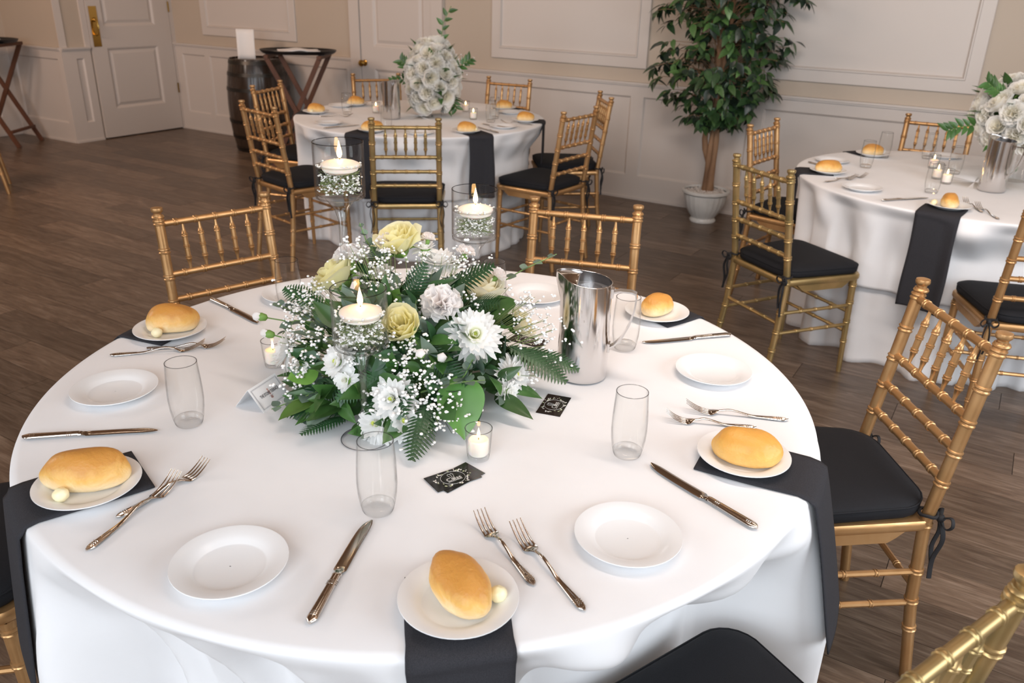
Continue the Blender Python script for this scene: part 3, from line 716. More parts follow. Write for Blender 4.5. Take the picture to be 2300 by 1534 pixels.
def make_pitcher(name, with_water=True):
    r = empty(name); N = 56; R0 = .0545
    def rim_z(a): return .224 + .011 * max(0, cos(a)) ** 2 * 1.0 + .004 * cos(a)
    prof = [(.046, 0), (.0525, .001), (.0550, .004), (.0556, .010), (.0553, .06), (.0548, .12), (.0543, .18), (.0540, .215)]
    def fn(u, v):
        i = int(round(u * (len(prof) + 1))); a = 2 * pi * v
        if i < len(prof): R_, z = prof[i]
        else:
            R_ = .0540; z = rim_z(a) if i > len(prof) else (rim_z(a) + .215) / 2
        k = exp(-(min(abs(a), 2 * pi - abs(a)) / .30) ** 2) * sm((z - .165) / .06); R_ += .013 * k
        return (R_ * cos(a), R_ * sin(a), z)
    b = MB(); b.grid(fn, len(prof) + 1, N, closed=True); b.f.append(tuple(reversed(range(N)))); b.m.append(0)
    b.build('body', M_pitch, r, angle=180)
    def fi(u, v):
        a = 2 * pi * v; z = .010 + u * (rim_z(a) - .010); k = exp(-(min(abs(a), 2 * pi - abs(a)) / .30) ** 2) * sm((z - .165) / .06); R_ = .0527 + .013 * k - .0004
        return (R_ * cos(a), R_ * sin(a), z)
    MB().grid(fi, 10, N, closed=True).build('lining', M_pitch_in, r, angle=180)
    def fr(u, v):
        a = 2 * pi * u; w = 2 * pi * v; k = exp(-(min(abs(a), 2 * pi - abs(a)) / .30) ** 2); R_ = .0533 + .013 * k; return ((R_ + .0011 * cos(w)) * cos(a), (R_ + .0011 * cos(w)) * sin(a), rim_z(a) + .0011 * sin(w))
    MB().grid(fr, 56, 6, closed=False).build('rim', M_pitch, r, angle=180)
    def fg(u, v):   # ice guard across the spout side
        y = (v - .5) * 2; y0 = .0515 * y; x1 = sqrt(max(0, .0530 ** 2 - y0 ** 2)) + .012 * exp(-(y0 / .016) ** 2); x0 = .016
        x = x0 + (max(x1, x0) - x0) * u; a = atan2(y0, x); return (x, y0, rim_z(a) - .0020 - .002 * (1 - u))
    g = MB().grid(fg, 8, 16).build('ice_guard', M_pitch, r, angle=180); solid(g, .0012)
    if with_water:
        MB().lathe([(.0520, .0), (.0522, .0005)], 40, T=Matrix.Translation((0, 0, .202))).build('water', mat('pitcher_water', (.16, .16, .17), .05, spec=.8), r)
        q = MB()
        for x, y, s_ in ((-.012, .010, .010), (.010, -.014, .011), (-.022, -.012, .009), (.006, .020, .009)):
            q.box(-s_, s_, -s_, s_, -s_ * .8, s_ * .5, T=Matrix.Translation((x, y, .2035)) @ Matrix.Rotation(x * 60, 4, 'Z') @ Matrix.Rotation(.4, 4, 'X'))
        stuff(q.build('ice', M_thick, r, False))
    # flat band handle: out from the top, then a long curve back to the wall
    path = [(-.052, .200), (-.070, .206), (-.096, .2055), (-.105, .202), (-.1065, .192), (-.104, .165), (-.096, .132), (-.083, .102), (-.068, .082), (-.056, .074)]
    h = MB()
    def fh(u, v):
        i = int(round(u * (len(path) - 1))); x, z = path[i]; a = path[max(0, i - 1)]; b_ = path[min(len(path) - 1, i + 1)]; t = Vector((b_[0] - a[0], 0, b_[1] - a[1])).normalized(); n = Vector((-t.z, 0, t.x))
        w = .0095; th = .0018; k = [(-w, -th), (w, -th), (w, th), (-w, th)][int(round(v * 4)) % 4]; return (x + n.x * k[1], k[0], z + n.z * k[1])
    h.grid(fh, len(path) - 1, 4, closed=True); h.box(-.058, -.050, -.010, .010, .190, .210); h.box(-.058, -.051, -.010, .010, .064, .084)
    h.build('handle', M_pitch, r, angle=30); remember(r); return r
pitcher0 = make_pitcher('water_pitcher')

def place(proto, x, y, rz, label, cat, group=None, z=TZ + .0038, scale=None): return inst(proto, (x, y, z), radians(rz), label, cat, group, scale)
# pitcher on the nearest table: spout to image left, handle to image right
place(pitcher0, -.723, 1.504, 200, 'polished steel water pitcher with ice, beside the low flower arrangement', 'pitcher', 'steel water pitchers')
GB, GE, GR, GU = 'plates with rolls on black napkins', 'empty white plates on white cloth', 'bread rolls on plates', 'butter balls beside rolls'
PZ = TZ + .0078
roll_spots = [
 (-.523, .743, 0, (-.004, .010), 150, 'golden oval roll on the plate nearest the camera', (.046, .030), 'nearest the camera', 1.0),
 (-1.199, .633, 0, (-.010, .006), 38, 'dark-crusted large roll with wrinkled top, plate by the corner napkin', (.005, -.049), 'by the corner napkin', 1.10),
 (-1.647, 1.140, 1, (-.004, .010), 42, 'pale-sided roll on the plate above the crossed forks', (.010, -.044), 'above the crossed forks', 1.12),
 (-.722, 1.932, 1, (-.002, .006), 75, 'short golden roll on the plate behind the steel pitcher', None, '', .95),
 (-.308, 1.344, 2, (.004, -.002), 12, 'smooth orange roll on the plate next to the chair with bowed ties', None, '', 1.13)]
roll_n = [0]
for x, y, k, (dx, dy), rz, lab, bt, where, sc in roll_spots:
    place(plate0, x, y, 0, 'white plate under the ' + lab.split(' on the plate')[0].split(',')[0] + (' ' + where if where else (' behind the pitcher' if 'pitcher' in lab else ' by the tied chair cushion')), 'plate', GB, z=PZ)
    place(rolls[k], x + dx, y + dy, rz, lab, 'bread roll', GR, z=PZ + .0050, scale=sc)
    if bt: place(butter0, x + bt[0], y + bt[1], 0, 'round pale butter ball touching the roll ' + where, 'butter', GU, z=PZ + .0055)
for x, y, lab in ((-.847, .625, 'between the long crossed forks and the knife lying alone'), (-1.479, .875, 'between crossed forks and a tumbler near the place card'), (-1.591, 1.490, 'half hidden behind a tumbler and the flower sprigs'),
                  (-1.052, 1.871, 'between the flowers and the pitcher at the far rim'), (-.478, 1.672, 'right beside the pitcher handle, near the table knife'), (-.387, 1.009, 'with tiny dark specks, between two forks and a knife')):
    place(plate0, x, y, 0, 'empty white plate ' + lab, 'plate', GE)
gg = 'clear water tumblers'
for x, y, lab in ((-1.251, .876, 'between the knife and the place card'), (-.763, .857, 'in front of the front candle holder, nearest the camera'), (-.496, 1.247, 'beside the black card, before the two resting forks'),
                  (-.705, 1.694, 'seen through the pitcher handle'), (-1.545, 1.43, 'in front of the half-hidden empty plate'), (-1.105, 1.735, 'rim just showing behind the flower arrangement')):
    place(glass0, x, y, 0, 'clear tumbler ' + lab, 'glass', gg)
gf, gk = 'steel forks', 'steel table knives'
for p, x, y, d, lab in ((fork_big, -1.056, .534, 103, 'long fork lying on top of a shorter one, beside the dark-crusted roll'), (fork_small, -1.093, .610, 90, 'short fork beneath the long fork beside the dark-crusted roll'),
                        (fork_big, -1.652, .981, 46, 'fork below the pale-sided roll, the one reaching the table rim'), (fork_small, -1.618, 1.051, 40, 'fork below the pale-sided roll, the one crossing behind'),
                        (fork_big, -.370, .830, 150, 'long fork between the butter plate and the speckled empty plate'), (fork_small, -.455, .837, 150.5, 'short fork right next to the butter ball and roll plate'),
                        (fork_big, -.278, 1.551, -158, 'long fork lying clear above the orange roll plate'), (fork_small, -.323, 1.482, -157, 'short fork whose handle slips behind the orange roll plate')):
    place(p, x, y, d - 90, lab, 'fork', gf)
for (ax, ay), (bx, by), lab in (((-1.454, .667), (-1.270, .832), 'table knife whose patterned handle overhangs the rim above the dark-crusted roll'), ((-.668, .603), (-.754, .820), 'table knife pointing at the nearest tumbler'),
                              ((-.224, 1.151), (-.446, 1.234), 'table knife near the hanging napkin below the orange roll'), ((-1.758, 1.350), (-1.533, 1.308), 'table knife near the chair back beyond the pale-sided roll'),
                              ((-.517, 1.919), (-.681, 1.740), 'table knife pointing at the tumbler behind the pitcher')):
    place(knife0, ax, ay, degrees(atan2(by - ay, bx - ax)) - 90, lab, 'knife', gk)
gv = 'lit votive candles in clear cups'
for x, y, lab in ((-.718, 1.084, 'in front of the big green leaf beside the black cards'), (-1.312, 1.153, 'half hidden by a white bloom behind the place card')):
    place(votive0, x, y, 0, 'lit votive candle ' + lab, 'candle', gv)

# ------------------------------------------------------------------ flowers
def leaf_grid(L, Wd, curl=.3, fold=.25, tip=1.0, nu=8, nv=4, droop=0.):
    def fn(u, v):
        w = Wd * (sin(pi * min(1, u ** .75)) ** .85) * (1 - .35 * u * tip) * (1.12 if u < .9 else .9) if u < 1 else 0
        x = (v - .5) * w; z = abs(v - .5) * w * fold + curl * L * (u - u * u) - droop * L * u * u; return (x, u * L, z)
    return fn
leafmeshes = {}
def leafmesh(kind, m, L, Wd, **kw):
    key = (kind, m.name)
    if key not in leafmeshes: leafmeshes[key] = MB().grid(leaf_grid(L, Wd, **kw), 8, 4).mesh('leaf', m, angle=180)
    return leafmeshes[key]
def rose_mesh(m, r=.04, h=.04, n=22, seed=0, openness=1.0, name='rose'):
    rnd = random.Random(seed); mb = MB()
    for i in range(n):
        t = (i + 1) / n; a0 = i * 2.4 + rnd.uniform(-.2, .2); w = 1.5 + .5 * (1 - t); ri = r * (.12 + .62 * t ** .85); hh = h * (1.0 - .22 * t * openness) * rnd.uniform(.94, 1.05)
        fl = .10 + .55 * t ** 2 * openness; ph = rnd.uniform(0, 6)
        def fn(u, v, a0=a0, w=w, ri=ri, hh=hh, fl=fl, t=t, ph=ph):
            q = (v - .5) * 2; top = 1 - .30 * abs(q) ** 3
            rr = ri * (.30 + .70 * sin(min(1, u * 1.25) * pi / 2)) + r * fl * max(0, u - .55) ** 1.4 * 1.6 + .0015 * sin(q * 7 + ph) * u
            z = hh * u * top - r * .55 * fl * max(0, u - .72) ** 1.2; a = a0 + q * w / 2 * (.45 + .55 * min(1, u * 2))
            return (rr * cos(a), rr * sin(a), z - h * .62)
        mb.grid(fn, 7, 7)
    mb.lathe([(.002, -h * .85), (r * .30, -h * .70), (r * .42, -h * .5)], 10, mi=1, capt=False)
    for k in range(5):
        a = k * 2 * pi / 5; mb.grid(lambda u, v, a=a: ((r * .4 + r * .35 * u) * cos(a) - (v - .5) * .012 * (1 - u) * sin(a), (r * .4 + r * .35 * u) * sin(a) + (v - .5) * .012 * (1 - u) * cos(a), -h * .55 + h * .15 * u - .3 * h * u * u), 3, 2, mi=1)
    return mb.mesh(name, [m, M_calyx], angle=180)
def mum_mesh(m, r=.05, layers=5, n=22, seed=0, cen=True, flatness=1.0, wid=.0058):
    rnd = random.Random(seed); mb = MB()
    for l in range(layers):
        t = l / (layers - 1); el = radians(78 - 82 * t * flatness); Lp = r * (.42 + .58 * t ** .8)
        cnt = int(n * (.6 + .4 * t))
        for k in range(cnt):
            a = 2 * pi * k / cnt + l * .37 + rnd.uniform(-.06, .06); e = el + rnd.uniform(-.10, .10); LL = Lp * rnd.uniform(.88, 1.08); c = rnd.uniform(.05, .22) * (1 if t < .8 else -.6)
            r0 = r * (.04 + .10 * t)
            def fn(u, v, a=a, e=e, LL=LL, c=c, r0=r0, t=t):
                q = (v - .5) * 2; w = wid * (.45 + .75 * sin(pi * (u * .78 + .08))) * (1 if u < .98 else .35)
                d = r0 + LL * u * cos(e) ; z = LL * u * sin(e) + c * LL * u * u * (1 if t < .8 else 1) + .25 * w * q * q
                x = q * w / 1.0; return (d * cos(a) - x * sin(a), d * sin(a) + x * cos(a), z - .004)
            mb.grid(fn, 5, 2)
    mats = [m, M_mumc, M_calyx]
    if cen:
        for k in range(26):
            a = k * 2.4; q = .0062 * sqrt(k / 26); mb.ico((q * cos(a), q * sin(a), .006 + .006 * (1 - k / 26)), .0016, 1)
    mb.lathe([(.002, -.018), (.007, -.014), (.012, -.006), (.010, -.002)], 10, mi=2)
    return mb.mesh('chrysanthemum', mats, angle=180)
def carn_mesh(m, r=.036, seed=0, n=34, calyx=True):
    rnd = random.Random(seed); mb = MB()
    for i in range(n):
        t = ((i + .5) / n) ** .7; a = i * 2.4; e = radians(86 - 74 * t + rnd.uniform(-8, 8)); L = r * rnd.uniform(.85, 1.08); w = r * .62; ph = rnd.uniform(0, 6)
        def fn(u, v, a=a, e=e, L=L, w=w, ph=ph):
            q = (v - .5) * 2; ww = w * (.12 + .88 * u ** 1.2); x = q * ww; L2 = L * (1 - .16 * q * q + .03 * sin(q * 17 + ph) * u)
            ruff = (.12 * r * sin(q * 6.5 + ph) + .05 * r * sin(q * 15 + ph * 2)) * u * u
            d = L2 * u * cos(e) - ruff * sin(e); z = L2 * u * sin(e) + ruff * cos(e); return (d * cos(a) - x * sin(a), d * sin(a) + x * cos(a), z - r * .45)
        mb.grid(fn, 5, 9)
    if calyx: mb.lathe([(.002, -r * 1.15), (r * .22, -r * 1.05), (r * .28, -r * .6), (r * .22, -r * .35)], 10, mi=1)
    return mb.mesh('carnation', [m, M_calyx], angle=180)
def bud_mesh(L=.03, r=.009):
    mb = MB(); mb.lathe([(.001, 0), (r * .75, L * .12), (r, L * .45), (r * .85, L * .62)], 10, mi=1, capt=False)
    mb.lathe([(r * .8, L * .55), (r * .95, L * .75), (r * .75, L * .95), (r * .2, L * 1.05)], 10, lobes=5, lamp=.2)
    return mb.mesh('flower_bud', [M_carn, M_calyx], angle=60)
def fern_mesh(L=.13, Wd=.05, n=17):
    mb = MB(); mb.tube([(0, L * t, .10 * L * (t - t * t) * 4 * .5) for t in [i / 8 for i in range(9)]], [.0011 * (1 - .8 * i / 8) for i in range(9)], 5)
    for i in range(n):
        t = (i + .6) / n; w = Wd * (sin(pi * (t * .86 + .10)) ** .8) * .62
        for s_ in (-1, 1):
            y0 = L * t; z0 = .20 * L * (t - t * t)
            def fn(u, v, s_=s_, w=w, y0=y0, z0=z0):
                q = (v - .5) * 2; ww = .0042 * (1 - u) ** .6 * (1 + .25 * sin(u * 26)); return (s_ * w * u, y0 + w * u * .55 + q * ww, z0 - .18 * w * u * u + .0006 * q * q)
            mb.grid(fn, 7, 2)
    return mb.mesh('fern_frond', M_fern, angle=180)
def euc_obj(parent, base, pts, rl, npair, seed, name='eucalyptus_sprig'):
    """stem with round leaf children"""
    rnd = random.Random(seed); pts = [Vector(p) for p in pts]
    st = MB().tube(pts, [.0018 * (1 - .6 * i / len(pts)) for i in range(len(pts))], 5).build(name, M_stem, parent)
    me = leafmeshes.setdefault('euc', MB().grid(leaf_grid(1, .85, curl=.10, fold=.10, tip=.2, nu=6), 6, 4).mesh('leaf', M_euc, angle=180))
    for i in range(npair):
        t = (i + .5) / npair * (len(pts) - 1); k = int(t); p = pts[k].lerp(pts[min(k + 1, len(pts) - 1)], t - k); d = (pts[min(k + 1, len(pts) - 1)] - pts[k]).normalized()
        for s_ in (-1, 1):
            side = d.cross(Vector((0, 0, 1))).normalized() * s_; dirv = (d * .55 + side + Vector((0, 0, rnd.uniform(-.1, .5)))).normalized(); z = dirv.cross(side).normalized(); z = Vector((rnd.uniform(-.3, .3), rnd.uniform(-.5, .1), 1)); z = (z - dirv * z.dot(dirv)).normalized(); x = dirv.cross(z)
            L = rl * (1 - .55 * i / npair) * rnd.uniform(.85, 1.15)
            M4 = Matrix(((x.x, dirv.x, z.x, p.x), (x.y, dirv.y, z.y, p.y), (x.z, dirv.z, z.z, p.z), (0, 0, 0, 1))) @ Matrix.Scale(L, 4)
            link('leaf', me, st, mw=M4)
    return st
def dir_mat(p, d, up, s=1.0):
    d = Vector(d).normalized(); up = Vector(up); z = (up - d * up.dot(d)).normalized(); x = d.cross(z)
    return Matrix(((x.x, d.x, z.x, p[0]), (x.y, d.y, z.y, p[1]), (x.z, d.z, z.z, p[2]), (0, 0, 0, 1))) @ Matrix.Scale(s, 4)
def gyp_cluster(mb, c, R, n, rnd, root=None, stems=True, rb=(.0022, .0040), nrm=None):
    c = Vector(c); root = Vector(root) if root is not None else c
    for i in range(n):
        p = Vector((rnd.gauss(0, 1), rnd.gauss(0, 1), rnd.gauss(0, 1))) * R * .55
        if nrm is not None and p.dot(nrm) < 0 and rnd.random() < .6: p = p - 2 * nrm * p.dot(nrm)
        q = c + p
        if q.z < .004: q.z = .004 + rnd.random() * .01
        for _ in range(rnd.choice((1, 2, 3))):
            o = Vector((rnd.uniform(-1, 1), rnd.uniform(-1, 1), rnd.uniform(-1, 1))) * .005; mb.ico(q + o, rnd.uniform(*rb), 0, .8)
        if stems and i % 3 == 0: mb.tube([root.lerp(q, .25), root.lerp(q, .65) + Vector((0, 0, .003)), q], .0006, 3, 1, caps=False)

C0 = Vector((-1.01, 1.255, TZ + .004))
arr = empty('flower_arrangement', C0); tag(arr, 'low round arrangement of white mums, yellow roses, carnations, fern and greenery at the table centre', 'flower arrangement')
def rel(p): return Vector(p) - C0
rnd = random.Random(42)
MB().lathe([(.055, 0), (.075, .004), (.085, .03), (.085, .065), (.02, .067)], 24).build('liner_bowl', M_leafd, arr)
MB().lathe([(.10, .012), (.140, .045), (.150, .09), (.140, .14), (.10, .175), (.05, .19), (.01, .21)], 24).build('floral_foam', M_leafd, arr, angle=60)
# roses
for i, (p, n, s_, m, h) in enumerate([((-1.167, 1.211, .985), (-.50, -.35, .79), 1.08, M_rosey, 1.0), ((-1.081, 1.310, 1.050), (-.1, -.30, .96), .98, M_rosey, 1.15), ((-.926, 1.131, .948), (.20, -.60, .79), .80, M_rosey, 1.5),
                                      ((-.916, 1.400, .945), (.2, -.1, .94), .92, M_rosec, 1.45), ((-.832, 1.42, .880), (.69, .30, .6), .75, M_rosec, 1.1)]):
    me = rose_mesh(m, .043, .043 * h, 22, i, 1.0 if h < 1.2 else .55); link('rose', me, arr, mw=Matrix.Translation(rel(p) + Vector(n) * .006) @ align(n, i) @ Matrix.Scale(s_ * 1.28, 4))
for i, (p, n, r) in enumerate([((-1.097, 1.290, 1.048), (-.28, -.45, .85), .026), ((-1.080, 1.262, .992), (-.34, -.2, .93), .024), ((-1.154, 1.240, 1.020), (-.40, .1, .87), .038), ((-.905, 1.225, .975), (.30, -.55, .80), .044),
                               ((-.959, 1.393, 1.028), (.17, .1, .95), .022), ((-1.028, 1.352, 1.055), (-.06, .31, .95), .017), ((-.893, 1.420, .98), (.39, .54, .74), .022), ((-1.136, 1.241, .975), (-.5, -.05, .86), .018)]):
    me = carn_mesh(M_carn, r, i, 34 if r > .03 else 20); link('carnation', me, arr, mw=Matrix.Translation(rel(p)) @ align(n, i))
for i, (p, n, r, m, lay) in enumerate([((-.829, 1.233, .918), (.55, -.55, .60), .053, M_mum, 5), ((-1.004, 1.355, 1.0), (.02, .0, 1), .046, M_mumw, 5), ((-1.032, 1.346, 1.030), (-.08, .0, .95), .028, M_mumw, 4),
                                       ((-.890, 1.052, .838), (.30, -.85, .45), .043, M_mumw, 4), ((-.911, 1.028, .790), (.1, -.85, .5), .040, M_mumw, 3), ((-.862, 1.050, .803), (.59, -.70, .45), .040, M_mumw, 3),
                                       ((-1.010, 1.042, .885), (-.20, -.84, .5), .036, M_mumw, 4), ((-1.205, 1.095, .838), (-.75, -.61, .35), .044, M_mumw, 5), ((-.775, 1.296, .823), (.94, -.05, .35), .040, M_mumw, 5),
                                       ((-.765, 1.263, .800), (.98, -.2, .15), .028, M_mumw, 4), ((-1.125, 1.048, .842), (-.47, -.80, .37), .025, M_mumw, 3), ((-.985, 1.030, .859), (.10, -.89, .3), .025, M_mumw, 3)]):
    me = mum_mesh(m, r, lay, 24 if r > .035 else 16, i, r > .03, wid=.0050 if r > .035 else .0038)
    link('chrysanthemum', me, arr, mw=Matrix.Translation(rel(p)) @ align(n, i * 1.7))
bm_ = bud_mesh(); bm_s = bud_mesh(.02, .009)
for p, n, me in (((-.871, 1.118, .905), (.3, -.6, .7), bm_s), ((-.844, 1.143, .898), (.6, -.6, .5), bm_s)):
    link('flower_bud', me, arr, mw=Matrix.Translation(rel(p)) @ align(n))
# two carnation buds on stems reaching past the votive candle
for a, b, c, sd in (((-1.12, 1.17, .84), (-1.21, 1.14, .885), (-1.255, 1.098, .900), 0), ((-1.13, 1.14, .83), (-1.19, 1.11, .86), (-1.232, 1.092, .868), 1)):
    o = MB().tube([rel(a), rel(b), rel(c)], .0016, 6).build('bud_stem', M_stem, arr)
    d = Vector(c) - Vector(b); link('flower_bud', bm_, o, mw=Matrix.Translation(rel(c)) @ align(d))
# large leaves: position of the base, direction, upward normal, length, width, material
LL = [((-.815, 1.16, .865), (.30, -.32, -.60), (.45, -.62, .64), .125, .088, M_leafm, .05), ((-1.085, 1.065, .84), (-.45, -.45, -.15), (-.2, -.8, .6), .065, .062, M_leafl, .05),
      ((-.80, 1.28, .80), (.9, .25, -.18), (0, -.3, 1), .095, .038, M_leafd, .2), ((-.79, 1.25, .79), (.95, -.18, -.14), (0, -.4, 1), .105, .036, M_leafd, .2),
      ((-.87, 1.07, .80), (.1, -1, -.22), (.3, -.3, 1), .085, .042, M_leafd, .1), ((-.90, 1.37, .90), (.7, .35, .35), (0, -.6, .8), .085, .065, M_leafd, .1), ((-.96, 1.38, .92), (.6, -.1, .5), (0, -.7, .6), .06, .03, M_leafl, .1),
      ((-.99, 1.19, .955), (.35, -.2, .7), (.1, -.9, .4), .055, .04, M_leafl, .05), ((-.97, 1.06, .82), (.3, -.5, .55), (0, -.9, .3), .07, .03, M_leafl, .2), ((-1.02, 1.05, .80), (-.3, -.8, -.25), (0, -.3, 1), .10, .04, M_leafd, .2),
      ((-1.07, 1.03, .79), (-.15, -1, -.12), (0, -.2, 1), .085, .042, M_leafl, .2), ((-1.03, 1.03, .79), (.1, -.9, -.2), (0, -.2, 1), .07, .05, M_euc, .1), ((-1.0, 1.03, .80), (-.25, -1, -.1), (0, -.2, 1), .075, .04, M_leafd, .1),
      ((-.83, 1.12, .82), (.75, -.5, .0), (.3, -.7, .6), .08, .05, M_leafd, .1), ((-.80, 1.35, .82), (.8, .5, .1), (0, 0, 1), .09, .05, M_leafd, .1), ((-1.10, 1.42, .85), (-.3, .9, .2), (0, 0, 1), .10, .06, M_leafd, .1), ((-1.2, 1.3, .85), (-.95, .2, .1), (0, 0, 1), .10, .05, M_leafd, .1)]
for i, (p, d, up, L, w, m, cu) in enumerate(LL):
    me = MB().grid(leaf_grid(L, w, curl=cu, fold=.16, tip=.6), 12, 6).mesh('leaf', m, angle=180); link('leaf', me, arr, mw=dir_mat(rel(p), d, up))
# filler leaves over the dome
fm = [MB().grid(leaf_grid(.055, .026, curl=.12, fold=.3), 6, 4).mesh('leaf', m, angle=180) for m in (M_leafd, M_leafd, M_fern, M_euc)]
for i in range(330):
    u = rnd.random(); th = rnd.uniform(0, 2 * pi) if i < 210 else rnd.gauss(-1.0, .8); ph = math.acos(1 - u * .98); rr = rnd.uniform(.70, .96) * .245
    n = Vector((sin(ph) * cos(th), sin(ph) * sin(th), cos(ph))); p = n * rr; p.z = max(p.z, .012)
    d = (n * .7 + Vector((rnd.uniform(-1, 1), rnd.uniform(-1, 1), rnd.uniform(-.6, .6)))).normalized()
    if p.z < .05: d.z = abs(d.z) * .3
    link('leaf', rnd.choice(fm), arr, mw=dir_mat(p, d, n + Vector((0, 0, .3)), rnd.uniform(.8, 1.5)))
fr = fern_mesh()
for p, d, up, s_ in (((-.985, 1.21, .93), (.35, .15, .95), (.2, -1, .3), .95), ((-.96, 1.28, .95), (.75, .45, .55), (0, -.6, .8), 1.1), ((-.99, 1.05, .785), (-.80, -.62, -.03), (0, -.1, 1), 1.0), ((-.99, 1.04, .775), (-.25, -.95, 0), (0, -.1, 1), .8),
                    ((-.84, 1.10, .83), (.28, -.75, -.45), (.4, -.5, .8), 1.0), ((-.80, 1.32, .87), (.85, .10, -.35), (.1, -.3, 1), 1.05), ((-.80, 1.36, .85), (.95, .3, -.25), (.1, -.3, 1), 1.0), ((-.93, 1.10, .87), (-.4, -.5, -.3), (.2, -.9, .5), .9),
                    ((-.93, 1.12, .88), (.45, -.45, -.30), (.2, -.9, .5), 1.0), ((-.90, 1.17, .90), (.7, -.1, -.35), (.2, -.9, .5), .9), ((-1.0, 1.07, .86), (-.5, -.3, -.55), (.0, -.9, .4), .9), ((-.92, 1.31, .93), (.8, -.1, .3), (0, -.6, .8), .9), ((-1.15, 1.17, .92), (-.9, -.1, .2), (0, -.6, .8), .9), ((-1.14, 1.33, .95), (-.6, .6, .3), (0, 0, 1), 1.0), ((-.95, 1.12, .84), (.3, -.9, -.2), (.1, -.6, .8), .9)):
    link('fern_frond', fr, arr, mw=dir_mat(rel(p), d, up, s_))
for pts, rl, n, sd in (([(-1.06, 1.08, .81), (-1.09, 1.03, .795), (-1.130, .975, .778)], .040, 5, 1), ([(-1.13, 1.17, .88), (-1.20, 1.15, .905), (-1.27, 1.135, .915)], .034, 6, 2), ([(-1.12, 1.15, .90), (-1.20, 1.12, .90), (-1.24, 1.12, .86)], .036, 4, 3),
                       ([(-.83, 1.15, .82), (-.80, 1.16, .87), (-.79, 1.17, .90)], .034, 4, 4), ([(-.86, 1.10, .84), (-.80, 1.13, .865), (-.755, 1.16, .87)], .030, 5, 5), ([(-1.10, 1.28, 1.0), (-1.13, 1.27, 1.05), (-1.14, 1.265, 1.085)], .024, 4, 6),
                       ([(-.93, 1.44, .93), (-.88, 1.50, .97), (-.83, 1.56, 1.0)], .028, 5, 7), ([(-1.06, 1.06, .80), (-1.055, 1.02, .785), (-1.05, .975, .772)], .036, 3, 8)):
    euc_obj(arr, None, [rel(p) for p in pts], rl, n, sd)
gy = MB()
gsp = [(-.96, 1.10, .90, .035, 34), (-.90, 1.14, .90, .03, 24), (-.92, 1.06, .84, .03, 26), (-1.10, 1.235, 1.02, .045, 60), (-1.05, 1.23, 1.005, .04, 40), (-.99, 1.27, 1.0, .035, 40), (-1.02, 1.20, .985, .03, 26), (-.95, 1.19, .945, .03, 30), (-.94, 1.15, .925, .04, 44), (-.90, 1.10, .895, .03, 34), (-.86, 1.12, .87, .03, 30), (-.83, 1.10, .83, .04, 54), (-.84, 1.06, .80, .035, 44),
       (-.80, 1.12, .80, .04, 50), (-.87, 1.08, .86, .03, 30), (-.80, 1.36, .93, .045, 60), (-.76, 1.37, .88, .04, 44), (-.75, 1.33, .83, .035, 30), (-1.16, 1.10, .88, .04, 50), (-1.19, 1.14, .92, .04, 46), (-1.10, 1.05, .85, .035, 40), (-1.08, 1.07, .90, .03, 26), (-1.00, 1.06, .91, .03, 26),
       (-1.22, 1.20, .90, .04, 40), (-1.15, 1.15, .95, .04, 40), (-.95, 1.35, 1.0, .035, 34), (-.93, 1.32, .985, .03, 26), (-.88, 1.30, .95, .03, 20), (-1.12, 1.04, .81, .03, 26), (-1.17, 1.35, .95, .05, 30), (-1.0, 1.45, .95, .06, 40)]
for x, y, z, R, n in gsp:
    c = rel((x, y, z)); gyp_cluster(gy, c * 1.02, R, int(n * .8), rnd, c * .45, nrm=c.normalized())
stuff(gy.build('babys_breath', [M_gyp, M_gypstem], arr, angle=180))

